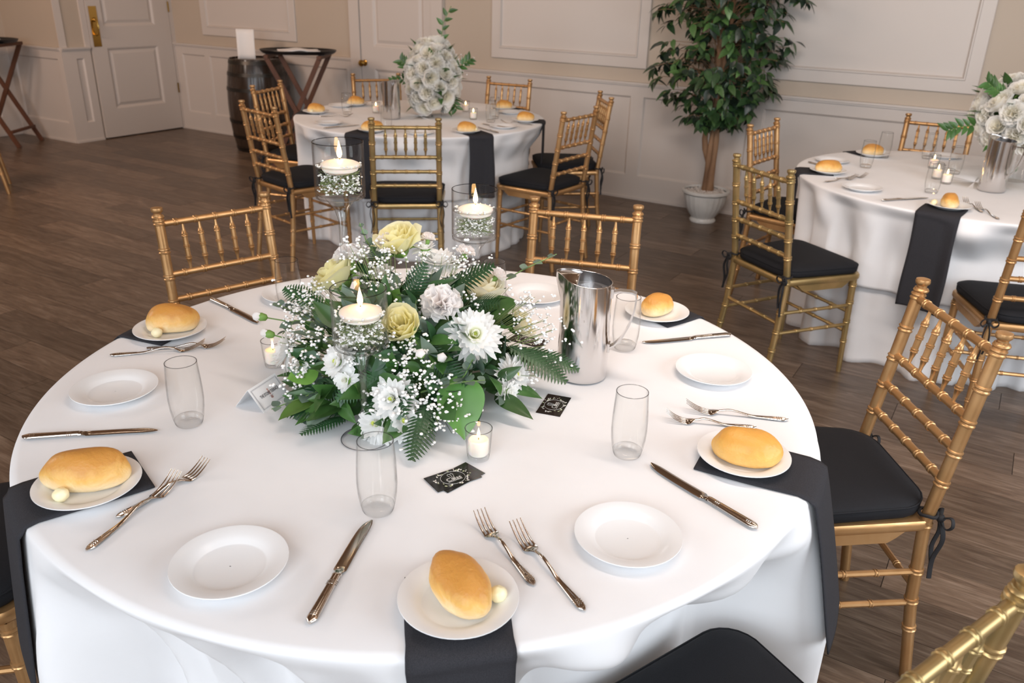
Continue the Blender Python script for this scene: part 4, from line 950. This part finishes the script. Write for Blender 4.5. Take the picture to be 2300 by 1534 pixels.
# ------------------------------------------------------------------ stemmed candle holders
def candle_holder(x, y, H, label, seed):
    r = empty('candle_holder', (x, y, TZ + .0038)); rb = .0500; hb = .112; zb = H - hb
    MB().lathe([(.046, 0), (.0465, .0012), (.030, .0045), (.012, .010)], 36, capb=False, capt=False).build('foot', M_glass, r, angle=180)
    MB().tube([(.0462 * cos(a), .0462 * sin(a), .001) for a in [2 * pi * i / 48 for i in range(49)]], .0008, 6, caps=False).build('foot_rim', M_rim, r)
    st = MB().lathe([(.012, .010), (.0068, .022), (.0062, zb * .5), (.0075, zb - .045), (.014, zb - .022), (.026, zb - .006), (.031, zb)], 36, capb=False, capt=False)
    st.build('stem', M_stemg, r, angle=180)
    b = MB(); b.lathe([(.031, zb), (.046, zb + .002), (.0495, zb + .008), (.0500, zb + .02), (.0500, H)], 48, capb=False, capt=False); b.lathe([(.0482, H), (.0482, zb + .014), (.044, zb + .008), (.002, zb + .006)], 48, capb=False, capt=False)
    bo = b.build('bowl', M_glass, r, angle=180)
    MB().tube([(.0491 * cos(a), .0491 * sin(a), H) for a in [2 * pi * i / 48 for i in range(49)]], .0010, 6, caps=False).build('rim', M_rim, bo)
    MB().tube([(.0470 * cos(a), .0470 * sin(a), zb + .004) for a in [2 * pi * i / 48 for i in range(49)]], .0022, 6, caps=False).build('base_ring', M_thick, bo)
    zw = H - .046
    MB().lathe([(.0481, -.0004), (.0480, 0)], 40, T=Matrix.Translation((0, 0, zw))).build('water', M_water, bo, angle=20)
    wx = MB().lathe([(.020, -.016), (.034, -.010), (.0385, .000), (.0375, .0035), (.030, .0070), (.014, .0105), (.004, .0115), (.001, .0112)], 36, T=Matrix.Translation((.001, .002, zw))).build('floating_candle', M_wax, r)
    MB().tube([(.001, .002, zw + .010), (.002, .002, zw + .017)], .0009, 5).build('wick', M_wick, wx)
    MB().lathe(flame_mesh(.034), 14, T=Matrix.Translation((.001, .002, zw + .014))).build('flame', M_flame, wx)
    rn = random.Random(seed); g = MB()
    for i in range(210):
        a = rn.uniform(0, 2 * pi); q = .043 * sqrt(rn.random()); z = rn.uniform(zb + .014, zw - .018) if rn.random() < .92 else zw + .002
        if z > zw - .004: q = .042
        p = Vector((q * cos(a), q * sin(a), z))
        for _ in range(2): g.ico(p + Vector((rn.uniform(-1, 1), rn.uniform(-1, 1), rn.uniform(-1, 1))) * .003, rn.uniform(.0014, .0029), 0, .8)
    for i in range(70):
        a = rn.uniform(0, 2 * pi); q = .040; b_ = a + rn.uniform(.5, 2.5); z = rn.uniform(zb + .014, zw - .02)
        g.tube([(q * cos(a), q * sin(a), z), (q * .3 * cos((a + b_) / 2), q * .3 * sin((a + b_) / 2), z + rn.uniform(-.008, .015)), (q * cos(b_), q * sin(b_), min(zw - .012, max(zb + .012, z + rn.uniform(-.02, .03))))], .0005, 3, 1, caps=False)
    stuff(g.build('babys_breath', [M_gyp, M_gypstem], r, angle=180))
    tag(r, label, 'candle holder', 'stemmed glass candle holders'); return r
candle_holder(-.933, 1.023, .301, 'shortest stemmed glass candle holder, standing in front of the flowers', 1)
candle_holder(-1.138, 1.211, .506, 'tallest stemmed glass candle holder with floating candle and submerged white sprays', 2)
candle_holder(-.984, 1.461, .389, 'middle-height stemmed glass candle holder behind the flowers', 3)

# ------------------------------------------------------------------ cards
M_card = mat('glossy_black_card', (.022, .018, .017), .12, spec=.6)
M_cardw = mat('card_print_white', (.72, .70, .66), .5); M_cardg = mat('card_print_green', (.50, .55, .34), .5)
M_paper = mat('white_card_stock', (.86, .87, .88), .6); M_ink = mat('grey_ink', (.22, .22, .25), .6); M_pink = mat('rose_ink', (.62, .40, .36), .6); M_black = mat('black_ink', (.03, .03, .035), .6)
def text_obj(txt, size, m, parent, loc, rot=(0, 0, 0), sx=1.0, name='lettering'):
    cu = bpy.data.curves.new('txt', 'FONT'); cu.body = txt; cu.size = size; cu.align_x = 'CENTER'; cu.align_y = 'CENTER'; cu.extrude = .00008
    o = bpy.data.objects.new('tmp', cu); COL.objects.link(o); dg = bpy.context.evaluated_depsgraph_get(); me = bpy.data.meshes.new_from_object(o.evaluated_get(dg)); bpy.data.objects.remove(o)
    me.materials.clear(); me.materials.append(m); q = link(name, me, parent); q.location = loc; q.rotation_euler = rot; q.scale = (sx, 1, 1); return q
def flower_card(x, y, rz, z, label, printed=True, L=.089, Wd=.051):
    c = MB().box(-L / 2, L / 2, -Wd / 2, Wd / 2, 0, .0005).build('business_card', M_card, None, False); c.location = (x, y, z); c.rotation_euler = (0, 0, radians(rz))
    tag(c, label, 'card', 'black flower-patterned cards')
    if printed:
        rn = random.Random(5); g = MB(); zt = .0006
        g.tube([(.0225 * cos(a), .0195 * sin(a), zt) for a in [2 * pi * i / 40 for i in range(41)]], .0003, 4, caps=False)
        g.box(-.014, .014, -.0098, -.0091, .0005, .0008)
        for i in range(46):
            a = rn.uniform(0, 2 * pi); q = rn.uniform(1.08, 1.42); w = rn.uniform(.0009, .0018)
            px, py = .0245 * q * cos(a), .0180 * q * sin(a)
            if abs(px) > L / 2 - .003 or abs(py) > Wd / 2 - .002: continue
            T = Matrix.Translation((px, py, zt)) @ Matrix.Rotation(rn.uniform(0, 6), 4, 'Z') @ Matrix.Diagonal((rn.uniform(1, 2.2), 1, .12, 1))
            mb2 = MB(); mb2.ico((0, 0, 0), w); g.add(mb2.v, mb2.f, 1 if i % 3 == 0 else 0, T)
        # drawn tulip above the word
        for s_ in (-1, 0, 1): g.tube([(0, -.006, zt), (s_ * .004, .004, zt), (s_ * .0055, .011, zt)], .0003, 4)
        g.tube([(-.0055, .011, zt), (-.003, .014, zt), (0, .011, zt), (.003, .014, zt), (.0055, .011, zt)], .0003, 4)
        g.build('printed_wreath', [M_cardw, M_cardg], c)
        text_obj('Calas', .0135, M_cardw, c, (0, -.0035, .00065))
    return c
TT = TZ + .0038
flower_card(-.7130, 1.009, 77.6, TT, 'lower black flower-patterned card in the pair before the front votive', False)
c_ = flower_card(-.7170, 1.0025, 66, TT + .0007, 'upper black flower-patterned card in the pair, catching the candle light')
flower_card(-.7035, 1.342, 103, TT, 'black flower-patterned card lying alone beside the pitcher')
flower_card(-.918, 1.603, 181, TT, 'black flower-patterned card half hidden between the flowers and the pitcher')
# folded place card
pc = empty('place_card', (-1.199, .979, TT), radians(100)); tag(pc, 'folded white tent card printed with a venue name, leaning by the flowers', 'card')
Wc, Hc, Bc = .088, .043, .034
def quad_panel(y_foot, name, nrm):
    m = MB(); m.add([(0, y_foot, 0), (Wc, y_foot, 0), (Wc, 0, Hc), (0, 0, Hc)], [(0, 1, 2, 3)]); o = m.build(name, M_paper, pc, False); solid(o, .0005); return o
fp = quad_panel(-Bc, 'front_panel', 1); quad_panel(Bc, 'back_panel', -1)
ang = atan2(Hc, Bc); Hs = hypot(Hc, Bc)
pf = empty('print', (Wc / 2, -Bc / 2 - .0006, Hc / 2 + .0002)); pf.parent = fp; pf.rotation_euler = (ang, 0, 0)
bd = MB()
for k, t in ((.0045, .0004), (.0062, .0002)):
    x0, x1, y0, y1 = -Wc / 2 + k, Wc / 2 - k, -Hs / 2 + k, Hs / 2 - k
    for a in ((x0, x1, y0, y0 + t), (x0, x1, y1 - t, y1), (x0, x0 + t, y0, y1), (x1 - t, x1, y0, y1)): bd.box(*a, .0001, .0003)
def flat_on_panel(o, M=Matrix.Identity(4)): o.parent = fp; o.matrix_local = Matrix.Translation((Wc / 2, -Bc / 2 - .0006, Hc / 2 + .0002)) @ Matrix.Rotation(ang, 4, 'X') @ M
bo = bd.build('border', M_ink, None, False); flat_on_panel(bo)
t_ = text_obj('THE STONE TERRACE', .0072, M_black, None, (0, .001, .0004), sx=.72); flat_on_panel(t_, Matrix.Translation((0, .001, .0006)) @ Matrix.Diagonal((.80, 1.35, 1, 1)))
em = MB(); em.lathe([(.0030, 0), (.0030, .0001)], 12, T=Matrix.Translation((0, -.0095, .0002)))
for zz, w in ((-.0095, .0034), (-.0065, .0016), (-.002, .0022), (.003, .0030), (.0065, .0014), (.009, .0020)): em.box(-w, w, zz - .0016, zz + .0014, .0001, .0003)
e_ = em.build('emblem', M_pink, None, False); flat_on_panel(e_)
t_ = text_obj('EST      1938', .0022, M_ink, None, (0, -.0045, .0004)); flat_on_panel(t_, Matrix.Translation((0, -.0060, .0005)))
bpy.data.objects.remove(pf)

# ------------------------------------------------------------------ ware on the two far tables
def far_roll(T, az, r, k, lab, bt=True, rz=None):
    a = radians(az); x, y = T[0] + r * cos(a), T[1] + r * sin(a)
    place(plate0, x, y, 0, 'white plate under the roll ' + lab, 'plate', 'roll plates on the far tables', z=PZ)
    place(rolls[k], x, y, 35 if rz is None else rz, 'golden roll ' + lab, 'bread roll', 'rolls on the far tables', z=PZ + .005, scale=1.0)
    if bt: place(butter0, x + bt[0], y + bt[1], 0, 'butter ball beside the roll ' + lab, 'butter', 'butter balls on the far tables', z=PZ + .0055)
A2, A3 = 'on the barrel-side table', 'on the tree-side table'
for az, r, k, l, bt in ((-148, .67, 1, 'closest to the tray stand', (.01, -.05)), (172, .63, 1, 'beside the pitcher at the far side', (-.045, -.02)), (-76, .685, 0, 'half behind the square-on chair back', None), (-30, .685, 1, 'above the napkin hanging in the open', (.04, .03)), (68, .66, 1, 'before the wall-side chair', None), (20, .685, 1, 'nearest the sideways chair', None)):
    far_roll(T2, az, r, k, l + ' ' + A2, bt)
for az, r, k, l, bt, rz in ((-158, .66, 0, 'above the napkin beside the nearer chair', None, 30), (144, .64, 1, 'seen through a stem glass', None, 30), (-94, .66, 1, 'above the long hanging napkin', (-.055, -.015), 100)):
    far_roll(T3, az, r, k, l + ' ' + A3, bt, rz)
for T, az, r, l in ((T2, -109, .65, 'beside the roll closest to the tray stand'), (T2, -53, .685, 'seen through the spindles of the square-on chair'), (T2, -4, .66, 'between the candles and the sideways chair'), (T2, 52, .62, 'behind the back votive'), (T2, -178, .66, 'behind the roll closest to the tray stand'),
                    (T3, 175, .66, 'behind the roll beside the nearer chair'), (T3, -128, .66, 'between the roll and the long knife'), (T3, 108, .62, 'before the wall-side chair')):
    a = radians(az); place(plate0, T[0] + r * cos(a), T[1] + r * sin(a), 0, 'empty white plate ' + l + ', ' + (A2 if T is T2 else A3), 'plate', 'empty plates on the far tables')
for x, y, l in ((-3.742, 4.086, 'near the tray-stand end'), (-2.923, 4.56, 'beside the pair of votives'), (-3.55, 4.62, 'behind the flower pitcher'), (-3.18, 3.80, 'behind the square-on chair back'), (-2.86, 4.42, 'nearest the sideways chair')):
    place(glass0, x, y, 0, 'clear tumbler ' + l + ' ' + A2, 'glass', 'tumblers on the far tables')
for x, y, l in ((-.646, 4.432, 'next to the crossed forks'), (-.300, 4.021, 'right behind the butter plate'), (-.42, 4.90, 'before the wall-side chair'), (-.26, 4.55, 'between the votives and the flowers'), (-.62, 4.78, 'in front of the roll at the far rim')):
    place(glass0, x, y, 0, 'clear tumbler ' + l + ' ' + A3, 'glass', 'tumblers on the far tables')
for x, y, l in ((-3.643, 4.253, 'by the flower pitcher ' + A2), (-3.239, 4.694, 'at the back of the pair ' + A2), (-3.003, 4.437, 'at the front of the pair ' + A2), (-.363, 4.631, 'further back ' + A3), (-.267, 4.267, 'nearest the pitcher ' + A3), (-.315, 4.36, 'just behind another votive ' + A3)):
    place(votive0, x, y, 0, 'lit votive candle ' + l, 'candle', 'votives on the far tables', scale=1.1)
place(pitcher0, -3.415, 4.135, -20, 'polished steel pitcher in front of the tall white flowers ' + A2, 'pitcher', 'steel water pitchers')
place(pitcher0, -.081, 4.243, 150, 'polished steel pitcher in front of the big white bouquet ' + A3, 'pitcher', 'steel water pitchers')
for p, x, y, d, l in ((fork_big, -.017, 3.673, 117, 'long fork beside the butter plate ' + A3), (fork_small, -.080, 3.76, 117, 'short fork beside the butter plate ' + A3), (fork_big, -.738, 3.94, 58, 'long fork beside the nearer chair ' + A3), (fork_small, -.71, 4.05, 50, 'short crossing fork beside the nearer chair ' + A3),
                     (fork_big, -3.80, 3.90, 40, 'fork beside the empty plate at the tray-stand end ' + A2), (fork_big, -2.60, 4.50, 200, 'fork near the sideways chair ' + A2)):
    place(p, x, y, d - 90, l, 'fork', 'forks on the far tables')
for x, y, d, l in ((-.453, 3.716, 50, 'table knife pointing at the tumbler ' + A3), (-.91, 4.371, -30, 'table knife behind the roll beside the nearer chair ' + A3), (-3.46, 3.575, 75, 'table knife before the square-on chair ' + A2), (-2.60, 4.10, 155, 'table knife beside the napkin in the open ' + A2), (-2.63, 4.28, 170, 'table knife near the sideways chair ' + A2)):
    place(knife0, x, y, d - 90, l, 'knife', 'knives on the far tables')
# bouquets
rw = [rose_mesh(M_rosew, .048, .052, 24, 31 + i, (.55, .8, .65)[i]) for i in range(3)]; hy = [carn_mesh(M_rosew, .05, 41 + i, 40, False) for i in range(2)]
def bouquet(T, x, y, zc, rx, rz_, n, label, vase_h, sprig):
    o = empty('flower_bouquet', (x, y, TZ + .0038)); tag(o, label, 'flower arrangement', 'white table bouquets'); rn = random.Random(n)
    MB().lathe([(.05, .0005), (.052, .004), (.055, vase_h)], 32, capt=False).build('vase', M_glass, o, angle=60)
    for i in range(n):
        k = (i + .5) / n; ph = math.acos(1 - 1.75 * k); th = i * 2.399963; nn = Vector((sin(ph) * cos(th), sin(ph) * sin(th), cos(ph)))
        p = Vector((nn.x * rx, nn.y * rx, zc + nn.z * rz_))
        if i % 5 < 3: link('rose', rw[i % 3], o, mw=Matrix.Translation(p) @ align(nn + Vector((rn.uniform(-.45, .45), rn.uniform(-.45, .45), rn.uniform(-.1, .6))), th) @ Matrix.Scale(rn.uniform(.9, 1.45), 4))
        else: link('hydrangea_head', hy[i % 2], o, mw=Matrix.Translation(p) @ align(nn, th) @ Matrix.Scale(rn.uniform(1.0, 1.35), 4))
    for i in range(46):
        th = rn.uniform(0, 2 * pi); ph = rn.uniform(.5, 2.5); nn = Vector((sin(ph) * cos(th), sin(ph) * sin(th), cos(ph))); p = Vector((nn.x * rx * .9, nn.y * rx * .9, zc + nn.z * rz_ * .9))
        link('leaf', fm[i % 2], o, mw=dir_mat(p, nn + Vector((rn.uniform(-.5, .5), rn.uniform(-.5, .5), rn.uniform(-.3, .4))), (0, 0, 1), rn.uniform(1.2, 1.9)))
    MB().lathe([(.01, vase_h - .03), (rx * .62, zc - rz_ * .45), (rx * .72, zc), (rx * .55, zc + rz_ * .5), (.02, zc + rz_ * .75)], 16).build('flower_foam', M_leafd, o)
    for pts in sprig:
        s_ = MB().tube(pts, .0022, 5).build('leafy_twig', M_stem, o); P_ = [Vector(p) for p in pts]
        for i in range(11):
            t = .15 + .85 * i / 10 * (len(P_) - 1) * .99 / 1; t = min(t, len(P_) - 1.01); k = int(t); p = P_[k].lerp(P_[k + 1], t - k); d = (P_[k + 1] - P_[k]).normalized(); sd = d.cross(_f).normalized() * (1 if i % 2 else -1)
            link('leaf', fm[0], s_, mw=dir_mat(p, d * .8 + sd, -_f, rn.uniform(.8, 1.15)))
    return o
bouquet(T2, -3.28, 4.39, .23, .155, .24, 60, 'tall white bouquet with a leafy twig rising above it, on the barrel-side table', .12,
        [[(.02, .0, .30), (.05, .02, .45), (.06, .03, .56), (.10, .06, .66)], [(.08, .05, .25), (.16, .09, .32), (.21, .12, .36)], [(-.08, -.04, .22), (-.15, -.08, .30), (-.18, -.10, .34)], [(.06, 0, .18), (.12, .05, .12), (.14, .06, .04)], [(-.10, -.05, .20), (-.17, -.09, .22), (-.24, -.12, .20)]])
gb2 = MB(); gyp_cluster(gb2, (.13, .08, .33), .07, 60, rnd, (.05, .03, .25)); gyp_cluster(gb2, (-.06, -.03, .30), .06, 60, rnd, (0, 0, .2))
ob = [o for o in COL.objects if o.name.startswith('flower_bouquet')][0]
stuff(gb2.build('babys_breath', [M_gyp, M_gypstem], ob, angle=180))
bouquet(T3, .0, 4.56, .30, .235, .165, 60, 'wide dome of white roses cut off by the picture edge, on the tree-side table', .16,
        [[(-.2, -.1, .25), (-.27, -.16, .24), (-.32, -.19, .22)], [(.08, -.18, .18), (.12, -.22, .10), (.10, -.24, .03)], [(-.12, -.12, .38), (-.2, -.15, .44)]])

# ------------------------------------------------------------------ potted ficus tree
px_, py_ = -1.868, 5.735
fic = empty('potted_ficus_tree', (px_, py_, 0)); tag(fic, 'tall artificial ficus tree with braided trunks in a fluted white planter by the wainscot', 'plant')
MB().lathe([(.085, 0), (.090, .012), (.078, .030), (.100, .060), (.128, .11), (.142, .165), (.146, .205)], 72, lobes=22, lamp=.05, capt=False).build('planter', M_white_ceramic, fic, angle=60)
rm = MB(); rm.lathe([(.142, .200), (.160, .206), (.168, .214), (.168, .228), (.160, .234), (.150, .234), (.146, .222)], 48, capb=False, capt=False); rm.build('planter_rim', M_white_ceramic, fic)
pb = MB(); rn = random.Random(3); pb.lathe([(.146, .212), (.001, .222)], 30, capb=False, capt=False)
for i in range(240):
    a = rn.uniform(0, 2 * pi); q = .14 * sqrt(rn.random()); pb.ico((q * cos(a), q * sin(a), .222 + rn.uniform(-.002, .004)), rn.uniform(.005, .009), 0, .6)
stuff(pb.build('pebbles', M_pebble, fic, angle=60))
for k, (r0, off, tw) in enumerate(((.026, (0, 0), 0), (.022, (.02, .01), 2.1), (.020, (-.02, .012), 4.2))):
    pts = []; rad = []
    for i in range(26):
        t = i / 25; z = .21 + 1.9 * t; sp = .018 + .03 * sin(pi * min(1, t * 2.4)) ** 2 * (k == 1) * 2.2 + .02 * t
        pts.append((off[0] + sp * cos(tw + t * 7) + .02 * sin(t * 5 + k), off[1] + sp * sin(tw + t * 7), z)); rad.append(r0 * (1 - .6 * t) * (1 + .12 * sin(t * 40 + k)))
    MB().tube(pts, rad, 9).build('trunk', M_trunk, fic)
lm = [MB().grid(leaf_grid(.088, .046, curl=.08, fold=.22, tip=.9, droop=.12), 5, 2).mesh('leaf', m, angle=180) for m in M_ficus]
rn = random.Random(8); leaves = []; tw = MB()
def crown_r(z): return .10 + .30 * sm((z - .66) / .42) + .03 * sin(z * 9) - .05 * sm((z - 1.7) / .5)
for i in range(360):
    z = .70 + 1.35 * (i / 360) ** .95; th = rn.uniform(0, 2 * pi); R_ = crown_r(z) * rn.uniform(.35, 1.05)
    bx, by = R_ * cos(th), R_ * sin(th) * .86
    if py_ + by > YB - .13: by = YB - .13 - py_
    b = Vector((bx, by, z)); d = Vector((cos(th), sin(th), -.35 + rn.uniform(-.3, .3))).normalized()
    tw.tube([(0, 0, z - .16), Vector((b.x * .5, b.y * .5, z - .01)), b, b + d * .07], .0016, 4)
    for j in range(6):
        p = b + d * (.014 * j) + Vector((rn.uniform(-1, 1), rn.uniform(-1, 1), rn.uniform(-1, 1))) * .012
        dd = (d * .5 + Vector((rn.uniform(-1, 1), rn.uniform(-1, 1), rn.uniform(-1.1, .1)))).normalized()
        if py_ + p.y + dd.y * .09 > YB - .07: dd.y = -abs(dd.y)
        p.y = min(p.y, YB - .08 - py_)
        up = Vector((cos(th) * .5, sin(th) * .5 - .2, .8)); ci = 0 if rn.random() < .45 else (1 if rn.random() < .5 else 2)
        leaves.append((p, dd, up, rn.uniform(.75, 1.2), ci))
tw.build('twigs', M_trunk, fic)
def vis(p):   # leaves on the camera side of the crown, below the frame top, show largest
    return p.y * .85 - p.x * .5 * 0 + (10 if p.z > 1.62 else 0)
leaves.sort(key=lambda l: vis(l[0]))
for p, d, up, s_, ci in leaves[:298]: link('leaf', lm[ci], fic, mw=dir_mat(p, d, up, s_))
for ci in range(3):
    mb = MB(); src = lm[ci]; sv = [v.co.copy() for v in src.vertices]; sf = [tuple(q.vertices) for q in src.polygons]
    for p, d, up, s_, c2 in leaves[298:]:
        if c2 == ci: mb.add(sv, sf, 0, dir_mat(p, d, up, s_))
    stuff(mb.build('inner_foliage', M_ficus[ci], fic, angle=180))

# ------------------------------------------------------------------ barrel, sign, tray stands
M_barrel = noise_mat('dark_stained_oak', [(.3, (.022, .014, .010)), (.7, (.048, .030, .020))], 10, .22, (1, 1, .15), bstr=.2, bdist=.002)
M_hoop = mat('blackened_hoop', (.05, .045, .04), .35, .9)
ba = empty('wooden_barrel', (-6.34, 5.715, 0)); ba.scale = (1, 1, .965); tag(ba, 'dark glossy wooden barrel standing by the wainscot beside the tray stand', 'barrel')
def bR(z): return .245 + .050 * (1 - ((z - .44) / .44) ** 2)
NS = 22
def stave_fn(u, v):
    z = .88 * u; a = (v - .5) * 2 * pi / NS * .985; r = bR(z) * (1 - .010 * abs(v - .5) ** 2 * 4); return (r * cos(a), r * sin(a), z)
sv = MB().grid(stave_fn, 12, 3).mesh('stave', M_barrel, angle=40)
for k in range(NS): o = link('stave', sv, ba); o.rotation_euler = (0, 0, k * 2 * pi / NS)
for z in (.03, .15, .30, .60, .74, .85): MB().lathe([(bR(z - .016) + .001, z - .016), (bR(z - .016) + .004, z - .016), (bR(z + .016) + .004, z + .016), (bR(z + .016) + .001, z + .016)], 44, capb=False, capt=False).build('hoop', M_hoop, ba)
MB().lathe([(.242, .862), (.240, .866)], 40).build('head', M_barrel, ba, angle=20)
MB().lathe([(.242, .004), (.240, .008)], 40).build('bottom_head', M_barrel, ba, angle=20)
sg = MB().grid(lambda u, v: ((v - .5) * .165, .02 * sin(v * pi), .004 + .262 * u), 6, 8).build('paper_sign', M_paper, None, angle=180); solid(sg, .001)
sg.location = (-6.375, 5.635, .836); sg.rotation_euler = (-.06, 0, YAW); tag(sg, 'blank white paper sheet standing upright on the barrel', 'sign')
M_walnut = noise_mat('walnut_stain', [(.3, (.075, .026, .012)), (.7, (.13, .048, .020))], 12, .55, (1, 1, .2))
M_tray = mat('black_tray', (.012, .012, .013), .35)
def tray_stand(x, y, rz, H, rx, ry, lab):
    t = empty('tray_stand', (x, y, 0), radians(rz)); tag(t, 'folding walnut tray stand with crossed legs ' + lab, 'tray stand', 'folding tray stands'); w = .20; sp = .25
    for s_ in (-1, 1):
        for q in (-1, 1):
            y0 = s_ * (w - .012 * (q > 0)); a, b = Vector((-q * sp, y0, 0)), Vector((q * (sp - .03), y0, H - .055)); d = (b - a).normalized(); n = Vector((d.z, 0, -d.x)); m = MB(); vs = [tuple(p + n * i * .019 + Vector((0, j * .010, 0))) for p in (a, b) for i, j in ((-1, -1), (1, -1), (1, 1), (-1, 1))]
            m.add(vs, [(0, 1, 2, 3), (7, 6, 5, 4), (0, 4, 5, 1), (1, 5, 6, 2), (2, 6, 7, 3), (3, 7, 4, 0)]); m.build('leg', M_walnut, t, False)
    for q in (-1, 1):
        MB().box(q * (sp - .03) - .016, q * (sp - .03) + .016, -w - .02, w + .02, H - .062, H - .034).build('top_bar', M_walnut, t, False)
        MB().box(-q * .20 - .012, -q * .20 + .012, -w, w, .13, .155).build('crossbar', M_walnut, t, False)
    for yy in (-.12, .12): MB().box(-sp, sp, yy - .02, yy + .02, H - .034, H - .031).build('strap', M_tray, t, False)
    remember(t)
    tr = MB().lathe([(.01, 0), (.92, 0), (.97, .012), (1.0, .026), (.995, .030), (.96, .020), (.90, .008), (.01, .006)], 56, T=Matrix.Diagonal((rx, ry, 1, 1))).build('serving_tray', M_tray)
    tr.location = (x, y, H - .030); tr.rotation_euler = (0, 0, radians(rz)); tag(tr, 'oval black serving tray resting on the tray stand ' + lab, 'tray', 'black serving trays'); return t
tray_stand(-5.45, 5.385, 31, .990, .325, .24, 'beside the barrel')
tray_stand(-8.44, 4.36, 31, .962, .30, .24, 'cut off by the picture edge')
nk = MB(); 
def fold_fn(u, v): return ((u - .5) * .34, (v - .5) * .26, .012 + .014 * exp(-((u - .5) / .2) ** 2) + .004 * sin(v * 9) * sin(u * 7))
nk.grid(fold_fn, 12, 10); o = nk.build('folded_linen', M_cloth, angle=180); solid(o, .008, 1); o.location = (-5.435, 5.375, .990 - .030 + .012); o.rotation_euler = (0, 0, radians(50)); tag(o, 'folded white linen lying on the black tray beside the barrel', 'linen')
nk = MB(); nk.grid(fold_fn, 12, 10); o = nk.build('folded_linen', M_cloth, angle=180); solid(o, .008, 1); o.location = (-8.47, 4.34, .962 - .030 + .012); o.scale = (.8, .8, 1); o.rotation_euler = (0, 0, radians(20)); tag(o, 'folded white linen on the tray cut off by the picture edge', 'linen')
